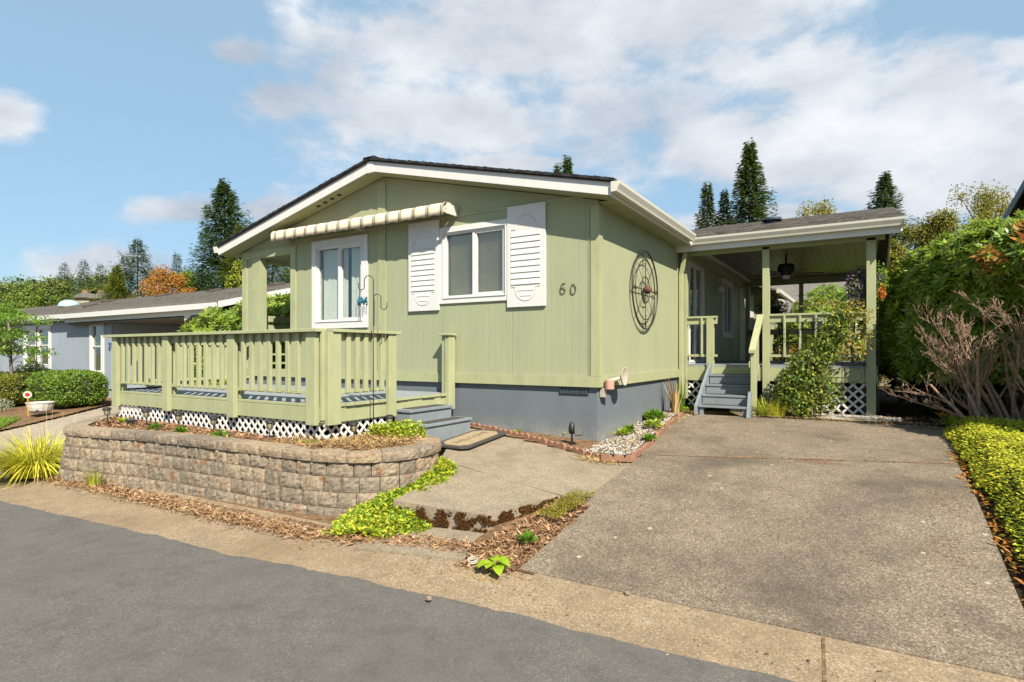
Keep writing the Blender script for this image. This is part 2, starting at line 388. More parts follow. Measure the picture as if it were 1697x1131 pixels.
def glass_mat(name='window_glass', tint=(.90, .93, .92), k=.5):
    m = bpy.data.materials.new(name); m.use_nodes = True; nt = m.node_tree; nt.nodes.remove(nt.nodes['Principled BSDF'])
    t = nt.nodes.new('ShaderNodeBsdfTransparent'); t.inputs[0].default_value = (*tint, 1)
    g = nt.nodes.new('ShaderNodeBsdfGlossy'); g.inputs['Roughness'].default_value = .02
    f = nt.nodes.new('ShaderNodeLayerWeight'); f.inputs[0].default_value = .5
    mul = M2(nt, 'MULTIPLY_ADD', M2(nt, 'POWER', f.outputs['Facing'], 3.), .55, .07, clamp=True)
    mx = nt.nodes.new('ShaderNodeMixShader'); nt.links.new(mul, mx.inputs[0]); nt.links.new(t.outputs[0], mx.inputs[1]); nt.links.new(g.outputs[0], mx.inputs[2])
    nt.links.new(mx.outputs[0], nt.nodes['Material Output'].inputs[0]); return m
m_glass = glass_mat()

def shingle_mat(name, c1, c2, c3, vecmap=(0, 1), row=.13):
    c1, c2, c3 = kr(c1), kr(c2), kr(c3)
    m, nt, b = mat_base(name, .9, .2); tc = nt.nodes.new('ShaderNodeTexCoord'); sp = nt.nodes.new('ShaderNodeSeparateXYZ'); nt.links.new(tc.outputs['Object'], sp.inputs[0])
    cb = nt.nodes.new('ShaderNodeCombineXYZ'); nt.links.new(sp.outputs[vecmap[0]], cb.inputs[0]); nt.links.new(sp.outputs[vecmap[1]], cb.inputs[1])
    br = nt.nodes.new('ShaderNodeTexBrick'); br.inputs['Scale'].default_value = 1; br.inputs['Brick Width'].default_value = .17; br.inputs['Row Height'].default_value = row
    br.inputs['Mortar Size'].default_value = .008; br.inputs['Color1'].default_value = (*c1, 1); br.inputs['Color2'].default_value = (*c2, 1); br.inputs['Mortar'].default_value = (*tuple(x*.45 for x in c1), 1)
    nt.links.new(cb.outputs[0], br.inputs['Vector'])
    n = node_noise(nt, 9, 6, .7, vec=cb.outputs[0]); g = node_noise(nt, 120, 3, .7, vec=cb.outputs[0])
    co = mixc(nt, M2(nt, 'MULTIPLY', M2(nt, 'SUBTRACT', n, .4), 2.5, clamp=True), br.outputs[0], c3)
    co = mixc(nt, 1.0, co, ramp(nt, g, [(.3, (.7, .7, .7)), (.7, (1.25, 1.25, 1.25))]), 'MULTIPLY')
    nt.links.new(co, b.inputs['Base Color'])
    fr = M2(nt, 'FRACT', M2(nt, 'DIVIDE', sp.outputs[vecmap[1]], row))
    h = M2(nt, 'SUBTRACT', M2(nt, 'ADD', M2(nt, 'MULTIPLY', g, .3), n), fr)
    bump(nt, b, h, .8, .012); return m
m_roofg = shingle_mat('grey_shingles', (.17, .155, .145), (.10, .09, .085), (.23, .20, .17))
m_roofn = shingle_mat('neighbour_shingles', (.24, .225, .205), (.17, .155, .14), (.30, .27, .235))
m_roofd = shingle_mat('dark_shingles', (.035, .035, .04), (.05, .05, .055), (.06, .055, .05), (1, 0))

m_drive = aggregate('driveway_concrete', (.245, .188, .135), (.072, .055, .041), (.47, .385, .29), patch=(.088, .072, .056), stain=(.60, .56, .48), scale=125)
m_apron = aggregate('apron_concrete', (.37, .275, .178), (.18, .128, .082), (.54, .42, .29), patch=(.26, .18, .108), stain=(.46, .41, .33), scale=120)
m_slab = aggregate('patio_concrete', (.345, .278, .198), (.21, .168, .12), (.46, .38, .28), patch=(.21, .17, .12), scale=110, bumpd=.002)
m_nbd = aggregate('neighbour_concrete', (.46, .39, .30), (.33, .27, .21), (.55, .47, .37), scale=40)
m_asph = aggregate('asphalt', (.160, .148, .136), (.115, .106, .097), (.20, .188, .172), patch=(.150, .139, .127), scale=120)
def soil(name, a, b_, c, scale=18):
    a, b_, c = kr(a), kr(b_), kr(c)
    m, nt, b = mat_base(name, .95, .1); n = node_noise(nt, scale, 8, .7); n2 = node_noise(nt, 2, 4)
    co = ramp(nt, n, [(.3, a), (.5, b_), (.7, c)]); nt.links.new(mixc(nt, 1, co, ramp(nt, n2, [(.35, (.8, .8, .8)), (.65, (1.1, 1.1, 1.1))]), 'MULTIPLY'), b.inputs['Base Color'])
    bump(nt, b, n, .8, .03); return m
m_soil = soil('bark_soil', (.11, .06, .035), (.25, .15, .085), (.42, .29, .17))
m_dirt = soil('dry_ground', (.17, .13, .07), (.27, .21, .12), (.36, .30, .18), 5)
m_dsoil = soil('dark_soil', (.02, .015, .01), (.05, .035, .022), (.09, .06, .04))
m_lawn = soil('lawn_ground', (.10, .16, .02), (.17, .25, .04), (.24, .31, .06), 30)
m_pebb = soil('pebble_bed', (.10, .07, .045), (.22, .17, .12), (.36, .30, .23), 30)

def wallblock_mat(name, moss=.5):
    m, nt, b = mat_base(name, .95, .15); tc = nt.nodes.new('ShaderNodeTexCoord'); V = tc.outputs['Object']
    g = nt.nodes.new('ShaderNodeNewGeometry'); n = node_noise(nt, 26, 8, .75, vec=V); big = node_noise(nt, 1.6, 5, .6, vec=V)
    co = ramp(nt, n, [(.30, (.10, .084, .066)), (.48, (.225, .185, .142)), (.66, (.34, .282, .215))])
    rc = ramp(nt, g.outputs['Random Per Island'], [(0, (.72, .73, .75)), (.5, (1, .98, .95)), (1, (1.16, 1.04, .90))])
    co = mixc(nt, 1, co, rc, 'MULTIPLY')
    co = mixc(nt, M2(nt, 'MULTIPLY', M2(nt, 'SUBTRACT', big, .5), 2.5, clamp=True), co, mixc(nt, .6, co, (.40, .31, .20)))
    # rusty brown moss, thicker at the right-hand end of the wall
    sp = nt.nodes.new('ShaderNodeSeparateXYZ'); nt.links.new(V, sp.inputs[0])
    mn = node_noise(nt, 7, 7, .72, vec=V)
    e = M2(nt, 'MULTIPLY', M2(nt, 'ADD', sp.outputs[0], 2.6), .09)
    k = M2(nt, 'MULTIPLY', M2(nt, 'SUBTRACT', M2(nt, 'ADD', mn, M2(nt, 'MINIMUM', M2(nt, 'MAXIMUM', e, -.10), .13)), .71), 12, clamp=True)
    co = mixc(nt, M2(nt, 'MULTIPLY', k, .85), co, ramp(nt, n, [(.35, (.10, .035, .008)), (.65, (.30, .11, .025))]))
    nt.links.new(co, b.inputs['Base Color']); bump(nt, b, n, .9, .02); return m
m_block = wallblock_mat('split_face_block')
m_moss = soil('red_moss', (.07, .025, .006), (.17, .06, .012), (.28, .11, .02), 40)

FOL = {
 'rhodo': foliage('rhododendron_leaf', [(0, (.05, .115, .018)), (.25, (.12, .22, .025)), (.5, (.24, .36, .035)), (.8, (.42, .50, .055)), (.93, (.60, .52, .06)), (1, (.62, .30, .05))], .4, .4, .45),
 'rhodo_or': foliage('rhododendron_sick_leaf', [(0, (.20, .14, .02)), (.4, (.42, .20, .03)), (.7, (.50, .16, .03)), (1, (.46, .34, .06))], .5, .3),
 'cover': foliage('ground_cover_leaf', [(0, (.14, .28, .02)), (.2, (.34, .46, .03)), (.38, (.60, .66, .05)), (.7, (.88, .80, .06)), (1, (.90, .60, .07))], .5, .4),
 'box': foliage('boxwood_leaf', [(0, (0.056, 0.125, 0.015)), (0.4, (0.125, 0.237, 0.025)), (0.8, (0.25, 0.35, 0.037)), (1, (0.35, 0.4, 0.062))], .5, .3),
 'boxy': foliage('yellow_boxwood_leaf', [(0, (.06, .10, .012)), (.4, (.17, .20, .02)), (.8, (.30, .27, .04)), (1, (.36, .22, .04))], .5, .3),
 'vine': foliage('vinca_leaf', [(0, (0.072, 0.204, 0.018)), (0.35, (0.24, 0.408, 0.03)), (0.65, (0.576, 0.6, 0.048)), (0.88, (0.72, 0.576, 0.072)), (1, (0.576, 0.24, 0.06))], .5, .35),
 'azalea': foliage('climber_leaf', [(0, (.03, .07, .012)), (.35, (.08, .15, .02)), (.6, (.19, .26, .03)), (.78, (.42, .40, .05)), (.9, (.58, .33, .05)), (1, (.45, .12, .04))], .5, .3),
 'spruce': foliage('spruce_needles', [(0, (0.029, 0.084, 0.043)), (0.4, (0.071, 0.166, 0.084)), (0.8, (0.143, 0.261, 0.119)), (1, (0.261, 0.356, 0.119))], .6, .12, .2),  # lightened: haze of distance is put into the needle colour
 'fir': foliage('fir_needles', [(0, (0.031, 0.068, 0.027)), (0.4, (0.079, 0.146, 0.05)), (0.8, (0.169, 0.247, 0.079)), (1, (0.27, 0.338, 0.112))], .6, .12, .2),  # fir tones raised too, so the colour itself carries distance haze
 'cedar': foliage('cedar_sprays', [(0, (0.041, 0.074, 0.014)), (0.35, (0.121, 0.176, 0.024)), (0.7, (0.243, 0.27, 0.034)), (1, (0.378, 0.338, 0.054))], .6, .2, .2),
 'gold': foliage('golden_conifer_sprays', [(0, (0.078, 0.13, 0.013)), (0.4, (0.221, 0.273, 0.026)), (0.75, (0.39, 0.403, 0.039)), (1, (0.52, 0.468, 0.052))], .6, .2, .2),
 'decid': foliage('broadleaf', [(0, (0.054, 0.121, 0.016)), (0.4, (0.135, 0.23, 0.027)), (0.8, (0.27, 0.365, 0.041)), (1, (0.405, 0.446, 0.068))], .55, .3),
 'turning': foliage('turning_leaf', [(0, (.10, .16, .02)), (.35, (.26, .28, .03)), (.6, (.44, .34, .05)), (.8, (.52, .26, .05)), (1, (.46, .13, .04))], .5, .35),
 'olive': foliage('olive_leaf', [(0, (0.06, 0.09, 0.022)), (0.4, (0.135, 0.18, 0.038)), (0.8, (0.255, 0.285, 0.06)), (1, (0.36, 0.315, 0.075))], .55, .3),
 'autumn': foliage('autumn_leaf', [(0, (.20, .07, .015)), (.35, (.45, .15, .025)), (.65, (.55, .24, .04)), (.85, (.48, .34, .06)), (1, (.28, .30, .04))], .6, .3),
 'yellow': foliage('yellowing_leaf', [(0, (.10, .12, .012)), (.4, (.24, .22, .02)), (.8, (.40, .32, .03)), (1, (.48, .30, .03))], .6, .3),
 'maple': foliage('maple_leaf', [(0, (0.05, 0.15, 0.013)), (0.4, (0.125, 0.275, 0.025)), (0.8, (0.275, 0.425, 0.037)), (1, (0.425, 0.5, 0.05))], .5, .4),
 'grassb': foliage('grass_blade', [(0, (0.168, 0.24, 0.024)), (0.4, (0.408, 0.456, 0.036)), (0.75, (0.66, 0.6, 0.072)), (1, (0.744, 0.504, 0.144))], .5, .35),
 'grassy': foliage('yellow_grass_blade', [(0, (.30, .38, .03)), (.35, (.62, .64, .05)), (.75, (.95, .80, .09)), (1, (.95, .58, .16))], .5, .35),
 'straw': foliage('dry_straw', [(0, (.30, .15, .06)), (.5, (.55, .36, .15)), (1, (.72, .55, .28))], .7, .2),
 'chips': foliage('bark_chip', [(0, (.09, .04, .02)), (.35, (.26, .13, .07)), (.7, (.44, .27, .16)), (1, (.60, .45, .31))], .9, .02, .1),
 'hosta': foliage('hosta_leaf', [(0, (.22, .40, .02)), (.6, (.40, .56, .03)), (1, (.54, .62, .05))], .4, .4),
 'green': foliage('bright_green_leaf', [(0, (.05, .16, .015)), (.5, (.13, .30, .02)), (1, (.30, .42, .04))], .5, .35),
 'silver': foliage('silver_leaf', [(0, (.20, .25, .16)), (.5, (.34, .38, .26)), (1, (.48, .50, .36))], .7, .2),
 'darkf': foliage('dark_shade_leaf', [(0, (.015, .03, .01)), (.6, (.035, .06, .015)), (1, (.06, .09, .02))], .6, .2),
 'flower': foliage('purple_petals', [(0, (.07, .04, .10)), (.5, (.16, .09, .20)), (.8, (.22, .14, .26)), (1, (.10, .15, .03))], .6, .3),
 'orangef': foliage('orange_petals', [(0, (.55, .12, .02)), (1, (.75, .22, .03))], .6, .3),
 'grass': foliage('lawn_blade', [(0, (.10, .22, .02)), (.5, (.22, .36, .03)), (1, (.38, .46, .06))], .6, .35),
 'moss': foliage('rust_moss', [(0, (.05, .022, .010)), (.5, (.13, .06, .022)), (1, (.25, .14, .05))], .95, .0, .05),
 'pebble': foliage('white_pebble', [(0, (.20, .16, .12)), (.4, (.38, .34, .29)), (.8, (.58, .55, .51)), (1, (.72, .70, .66))], .8, .0, .3),
}

# ------------------------------------------------------------------ ground
def sst(a, b, x):
    t = min(1, max(0, (x-a)/(b-a))); return t*t*(3-2*t)
def zroad(x): return -.42 + .018*min(0, max(x, -10))
def zdrive(x, y):
    if y < -3.3: return zroad(x)+.02*sst(-4.0, -3.3, y)
    if y < -.6: return -.40+(.37)*(y+3.3)/2.7+ .018*min(0,x)*(1-(y+3.3)/2.7)
    if y < 3.2: return -.03+.2*(y+.6)/3.8
    return .17
def zpatio(x, y): return .10+.09*y-.045*(x+2)
def zleft(x, y): return zroad(x)+(-.32-zroad(x))*sst(-3.5, 2.5, y)
def gz(x, y):
    if x < -9: return zleft(x, y)
    k = sst(-9, -5, x)
    return zleft(x, y)*(1-k)+zdrive(x, y)*k
def grid_sheet(xs, ys, fz, mat, name, off=0., inside=None):
    mb = MB(); ids = {}
    for j, y in enumerate(ys):
        for i, x in enumerate(xs):
            ids[(i, j)] = len(mb.v); mb.v.append((x, y, fz(x, y)+off))
    for j in range(len(ys)-1):
        for i in range(len(xs)-1):
            if inside and not inside((xs[i]+xs[i+1])/2, (ys[j]+ys[j+1])/2): continue
            mb.f.append((ids[(i,j)], ids[(i+1,j)], ids[(i+1,j+1)], ids[(i,j+1)]))
    o = mb.build(name, mat, smooth=True); return o
def lin(a, b, n): return [a+(b-a)*i/(n-1) for i in range(n)]
gx = [-900, -400, -200, -100, -60, -40]+lin(-30, 8, 153)+[12, 20, 40, 100, 200, 400, 900]
gy = [-900, -300, -100, -40, -20]+lin(-12, 8, 81)+[10, 14, 20, 30, 50, 100, 200, 400, 900, 1600]
struct(grid_sheet(gx, gy, lambda x, y: gz(x, y)-.07, m_dirt, 'ground'))
ROADE = [(-14, -4.75), (-9, -4.5), (-5.51, -4.33), (-3.82, -4.23), (-2.5, -4.15), (-1.36, -4.12), (-.81, -4.04), (.33, -3.95), (.74, -3.9), (1.57, -3.86), (2.22, -3.82), (2.58, -3.8), (6, -3.74), (12, -3.7)]
def yroad(x):
    if x <= ROADE[0][0]: return ROADE[0][1]
    for (a, b), (c, d) in zip(ROADE, ROADE[1:]):
        if x <= c: return b+(d-b)*(x-a)/(c-a)
    return ROADE[-1][1]
def band(xs, ya, yb, n, fz, mat, name, off, wob=0):
    mb = MB()
    for x in xs:
        a, b = ya(x), yb(x)
        for j in range(n+1):
            y = a+(b-a)*j/n
            wy = wob*noise.noise(Vector((x*3, y, 3)))+wob*.7*noise.noise(Vector((x*14, y, 3))) if j == n else 0
            mb.v.append((x, y+wy, fz(x, y)+off))
    for i in range(len(xs)-1):
        for j in range(n):
            k = i*(n+1)+j; mb.f.append((k, k+n+1, k+n+2, k+1))
    return struct(mb.build(name, mat, smooth=True))
rx = [-60, -40, -30, -20]+lin(-14, 12, 521)+[20, 40, 80]
def zr2(x, y): return zroad(x)-.012*sst(0, 3, -4-y)
band(rx, lambda x: -12, lambda x: yroad(x), 14, zr2, m_asph, 'road', .0, .03)
band(rx, lambda x: yroad(x)-.04, lambda x: -3.2, 6, lambda x, y: zdrive(x, y)-.008, m_apron, 'apron', .0)
# low shoulder strip between the apron and the wall
band(lin(-9, .9, 80), lambda x: -3.32, lambda x: -2.6, 4, lambda x, y: zroad(x)+.02*sst(-4, -3.3, y)+.012*noise.noise(Vector((x*4, y*4, 0))), m_soil, 'shoulder_bed', .0)
# driveway slabs with joints
def drive_z(x, y): return zdrive(x, y)
def slab(name, poly, fz, mat, thick=.12, n=10, jitter=0.):
    """sheet bounded by a quadrilateral (4 corners counter-clockwise), as a slab with sides"""
    a, b, c, d = [Vector((*p, 0)) for p in poly]; mb = MB(); nn = n
    for j in range(nn+1):
        for i in range(nn+1):
            s, t = i/nn, j/nn
            p = a*(1-s)*(1-t)+b*s*(1-t)+c*s*t+d*(1-s)*t
            mb.v.append((p.x, p.y, fz(p.x, p.y)))
    I = lambda i, j: j*(nn+1)+i
    for j in range(nn):
        for i in range(nn): mb.f.append((I(i,j), I(i+1,j), I(i+1,j+1), I(i,j+1)))
    edge = [(i, 0) for i in range(nn)]+[(nn, j) for j in range(nn)]+[(nn-i, nn) for i in range(nn)]+[(0, nn-j) for j in range(nn)]
    o = len(mb.v)
    for (i, j) in edge:
        x, y, z = mb.v[I(i, j)]; mb.v.append((x, y, z-thick))
    m = len(edge)
    for k in range(m):
        mb.f.append((I(*edge[k]), I(*edge[(k+1) % m]), o+(k+1) % m, o+k))
    return struct(mb.build(name, mat))
slab('driveway', [(.76, -3.285), (3.68, -3.235), (3.74, .55), (.80, -.33)], drive_z, m_drive, n=24)
slab('driveway', [(.80, -.315), (3.74, .565), (3.9, 2.95), (.36, 2.95)], drive_z, m_drive, n=24)
slab('path', [(-1.3, -1.62), (.66, -1.99), (.70, -.34), (-2.2, -.0)], zpatio, m_slab, .2)
pA = G(691, 839, -.225); pB = G(808, 858, -.26)
slab('path', [(pA.x-.28, pA.y-.01), (pB.x, pB.y), (.44, -1.97), (-1.0, -1.65)], zpatio, m_slab, .20)
slab('path', [(-.62, -3.58), (.30, -3.36), (.24, -2.7), (-.5, -2.7)], lambda x, y: -.395+.01*x, m_slab, .08)
slab('driveway', [(.68, -.34), (.80, -.32), (.37, 2.94), (.0, -.02)], lambda x, y: zdrive(x, y)-.004, m_drive, .1)
slab('driveway', [(.672, -2.0), (.775, -2.0), (.80, -.325), (.712, -.345)], lambda x, y: zdrive(x, y)-.004, m_drive, .1)
jm = MB(); jm.prism([(2.705, -3.245, -.4045), (2.722, -3.245, -.4045), (2.76, -3.80, -.4245), (2.74, -3.80, -.4245)], (0, 0, .003)); struct(jm.build('joint', m_soil))
# mulch triangle beside the slab, soil along the house, dark soil under the right-hand shrubs
def blobbed(name, xs, ys, fz, mat, inside=None):
    return struct(grid_sheet(xs, ys, fz, mat, name, 0, inside))
blobbed('mulch_bed', lin(.15, .78, 12), lin(-3.35, -1.95, 24), lambda x, y: zdrive(x, y)-.03+.02*noise.noise(Vector((x*6, y*6, 1))), m_soil)
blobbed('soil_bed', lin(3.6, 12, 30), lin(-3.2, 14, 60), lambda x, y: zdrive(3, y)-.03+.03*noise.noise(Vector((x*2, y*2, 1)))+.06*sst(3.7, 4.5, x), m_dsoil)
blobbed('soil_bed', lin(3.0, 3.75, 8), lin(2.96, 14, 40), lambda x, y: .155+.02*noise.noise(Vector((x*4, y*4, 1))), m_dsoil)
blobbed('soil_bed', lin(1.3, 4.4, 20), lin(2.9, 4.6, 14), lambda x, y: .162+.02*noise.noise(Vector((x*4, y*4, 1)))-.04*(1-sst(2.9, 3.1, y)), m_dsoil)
blobbed('pebble_bed', lin(.02, .75, 14), lin(-.6, 3.3, 40), lambda x, y: zdrive(x, y)+.02+.02*noise.noise(Vector((x*6, y*6, 5))), m_pebb,
        lambda x, y: x < .63-.12*(y+.5)*.9)
blobbed('soil_bed', lin(-2.1, .4, 26), lin(-.55, .02, 8), lambda x, y: zpatio(x, y)+.02+.015*noise.noise(Vector((x*6, y*6, 5))), m_soil,
        lambda x, y: y > -.10-.20*(x+2.1)*1.05)

# ------------------------------------------------------------------ stuff scatters
def scatter(name, pts_fn, n, mat, L, W, seed, label, cat, tilt=.35, group=None, fold=.1, kind='stuff', lift=.006):
    rs = np.random.RandomState(seed); P = pts_fn(n, rs); P[:,2] += lift
    a = rs.random(len(P))*2*np.pi; D = np.stack([np.cos(a), np.sin(a), rs.normal(size=len(P))*tilt], 1)
    up = np.tile([0, 0, 1.], (len(P), 1))
    V, Fc = leaf_arrays(P, D, L*(.25+1.5*rs.random(len(P))**2), W*(.4+1.3*rs.random(len(P))**1.5), rs, fold, up)
    o = np_mesh(name, V, Fc, mat); tag(o, label, cat, group, kind); return o
def poly_pts(f, box, fz):
    def g(n, rs):
        out = []
        while len(out) < n:
            x = box[0]+(box[1]-box[0])*rs.random(); y = box[2]+(box[3]-box[2])*rs.random()
            if f(x, y, rs): out.append((x, y, fz(x, y)))
        return np.array(out)
    return g

# ------------------------------------------------------------------ the green house
HX0, HX1 = -7.5, 0.0
house = thing('green_house', 'long single storey green house with gable front, white trim and grey skirting', 'house', (-3.75, 0, 0))
def roofz(x): return 4.22-.237*abs(x+3.75)
def wall_x(holes, y0, y1, x0, x1, zb, ztop, mb):   # wall in a y plane with rectangular holes (xa,xb,za,zb)
    xs = sorted(set([x0, x1, -3.75]+[h[0] for h in holes]+[h[1] for h in holes])); xs = [x for x in xs if x0 <= x <= x1]
    for a, b in zip(xs, xs[1:]):
        hs = sorted([h for h in holes if h[0] <= a+1e-6 and h[1] >= b-1e-6], key=lambda h: h[2]); z = zb
        for h in hs:
            if h[2] > z: mb.box(a, b, y0, y1, z, h[2])
            z = h[3]
        mb.prism([(a, y0, z), (b, y0, z), (b, y0, ztop(b)), (a, y0, ztop(a))], (0, y1-y0, 0))
WR = (-2.50, -1.40, 2.00, 2.98); WL = (-5.34, -4.22, 1.72, 3.02)
RO = (-6.93, -6.05, .87, 2.98)
mb = MB(); wall_x([WR, WL, RO], 0, .12, -7.5, 0, .74, lambda x: roofz(x)-.19, mb); mb.build('front_wall', m_side, house)
SD = (4.48, 5.62, 1.0, 2.92); SW = (7.7, 8.8, 1.65, 2.92)
mb = MB()
ys = [0.12, SD[0], SD[1], SW[0], SW[1], 18]
for a, b in zip(ys, ys[1:]):
    if a == SD[0]: mb.box(-.12, 0, a, b, .74, SD[2]); mb.box(-.12, 0, a, b, SD[3], 3.15)
    elif a == SW[0]: mb.box(-.12, 0, a, b, .74, SW[2]); mb.box(-.12, 0, a, b, SW[3], 3.15)
    else: mb.box(-.12, 0, a, b, .74, 3.15)
mb.build('side_wall', m_side, house)
mb = MB(); mb.box(-7.5, -7.38, 2.6, 18, .74, 3.15); mb.box(-7.5, -5.5, 2.6, 2.7, .74, 3.15); mb.box(-5.9, -5.8, .12, 2.6, .74, 3.15); mb.box(-7.5, 0, 17.9, 18, .74, 3.15); mb.build('rear_wall', m_side, house)
mb = MB(); mb.box(-7.5, -7.18, .121, .30, .74, 3.1); mb.build('porch_column', m_trim, house)
mb = MB(); mb.box(-7.48, -5.85, .125, 2.6, 2.99, 3.03); mb.build('porch_ceiling', m_soff, house)
mb = MB(); mb.box(-7.5, -5.9, .13, 2.6, .55, .62); mb.build('porch_floor', m_deckg, house)
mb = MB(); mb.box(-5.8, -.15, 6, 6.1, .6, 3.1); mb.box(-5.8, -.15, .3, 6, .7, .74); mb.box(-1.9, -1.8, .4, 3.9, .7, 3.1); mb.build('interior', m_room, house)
# trim boards
mb = MB()
mb.box(-7.5, .022, -.022, 0, .73, .872); mb.box(0, .022, 0, 18, .73, .872)
mb.box(-7.5, -5.9, -.024, 0, 2.985, 3.13); mb.box(-6.05, -5.91, -.022, 0, .874, 2.983); mb.box(-7.5, -7.36, -.022, 0, .874, 2.983); mb.box(-7.18, -6.93, -.020, 0, .874, 2.983)
mb.box(-3.86, -3.70, -.020, 0, .874, 3.96)
mb.box(-.10, .02, -.020, 0, .874, 3.08); mb.box(0.001, .02, 0.001, .10, .874, 3.08)
mb.box(-.135, -.122, -.010, 0, .874, 3.08)
mb.box(-3.695, -.14, -.012, 0, 3.20, 3.235); mb.box(-5.9, -3.87, -.012, 0, 3.20, 3.235)
mb.build('trim_board', m_trim, house)
mb = MB(); mb.box(-7.46, -.03, .03, .10, -.3, .735); mb.box(-.11, -.03, .10, 18, -.3, .735); mb.box(-7.46, -7.38, .1, 18, -.3, .735); mb.build('skirting', m_skirt, house)
# foundation vent
mb = MB(); mb.box(-.57, -.15, .015, .029, .625, .725)
v_ = mb.build('foundation_vent', m_vent, house)
mb = MB()
for i in range(12): mb.box(-.555+i*.034, -.545+i*.034, .008, .0148, .632, .718)
for i in range(4): mb.box(-.565, -.155, .0085, .0142, .64+i*.022, .644+i*.022)
mb.build('vent_grille', plain('vent_grille', (.14, .17, .19), .5, .4), v_)
# roof
mb = MB(); T = .035
for (xa, xb) in ((-7.87, -3.75), (.33, -3.75)):
    mb.prism([(xa, -.33, roofz(xa)-.012), (xb, -.33, roofz(xb)-.012), (xb, -.33, roofz(xb)+T), (xa, -.33, roofz(xa)+T)], (0, 18.6, 0))
mb.build('roof', m_roofd, house)
rs_ = random.Random(4); mb = MB()
for side in (-1, 1):             # ragged shingle edge along the rake
    n = 30
    for i in range(n):
        a = i/n*4.1; b = a+4.1/n*.96; xa = -3.75+side*a; xb = -3.75+side*b; h = T+.004+rs_.random()*.012
        mb.prism([(xa, -.34, roofz(xa)+.005), (xb, -.34, roofz(xb)+.005), (xb, -.34, roofz(xb)+T+.002), (xa, -.34, roofz(xa)+h)], (0, .25, 0))
mb.box(-3.87, -3.63, -.34, 18.2, 4.235, 4.268)
mb.build('shingle_edge', m_roofd, house)
# rake fascia boards
mb = MB()
for (xa, xb) in ((-7.84, -3.82), (.30, -3.68)):
    mb.prism([(xa, -.30, roofz(xa)-.17), (xb, -.30, roofz(xb)-.17), (xb, -.30, roofz(xb)-.014), (xa, -.30, roofz(xa)-.014)], (0, .03, 0))
mb.box(-3.82, -3.68, -.307, -.27, roofz(-3.75)-.195, roofz(-3.75)-.02)
mb.build('rake_fascia', m_white, house)
mb = MB(); mb.box(.272, .30, -.268, 18, 3.09, 3.25); mb.box(-7.84, -7.81, -.268, 18, 3.09, 3.25); mb.build('eave_fascia', m_white, house)
# soffits
mb = MB()
for (xa, xb) in ((-7.80, -3.75), (.27, -3.75)):
    mb.prism([(xa, -.268, roofz(xa)-.18), (xb, -.268, roofz(xb)-.18), (xb, -.268, roofz(xb)-.165), (xa, -.268, roofz(xa)-.165)], (0, .27, 0))
mb.box(.0, .27, .003, 18, 3.105, 3.12); mb.box(-7.8, -7.5, .003, 18, 3.105, 3.12)
mb.build('soffit', m_soff, house)
for i in range(4):
    x = -4.62-.17*i
    mb = MB(); mb.lathe([(0, -.006), (.036, -.006), (.04, 0)], (x, -.15, roofz(x)-.182), 18, (-.23, 0, 1)); mb.build('soffit_vent', m_dark, house)
# gutters
def gutter(mb, x, y0, y1, z, side=1):
    pr = [(0, 0), (.075, 0), (.085, .03), (.115, .085), (.12, .12), (.108, .12), (.104, .088), (.072, .015), (.012, .015), (.012, .12), (0, .12)]
    mb.prism([(x+side*a, y0, z+b) for a, b in pr], (0, y1-y0, 0))
    mb.prism([(x+side*a, y0-.003, z+b) for a, b in ((0, 0), (.075, 0), (.085, .03), (.115, .085), (.12, .122), (0, .122))], (0, .005, 0))
mb = MB(); gutter(mb, .3005, -.335, 3.35, 3.125); gutter(mb, -7.8405, -.335, 17, 3.125, -1); mb.build('gutter', m_gut, house)
mb = MB(); pts = [(.16, 3.72, 3.10), (.13, 3.73, 2.98), (.05, 3.74, 2.86), (.035, 3.80, 2.72)]
def rect_tube(mb, pts, w, d):
    pts = [Vector(p) for p in pts]
    for a, b in zip(pts, pts[1:]):
        t = (b-a).normalized(); s = t.cross(Vector((0, 1, 0))).normalized(); u = t.cross(s)
        mb.prism([a+s*w/2+u*d/2, a-s*w/2+u*d/2, a-s*w/2-u*d/2, a+s*w/2-u*d/2], (b-a)+t*.012)
rect_tube(mb, [(-.0+.14, 3.70, 3.09), (.14, 3.70, 2.98), (.055, 3.74, 2.62), (.055, 3.74, .42)], .075, .06); mb.build('downspout', m_trim, house, bevel=.008)

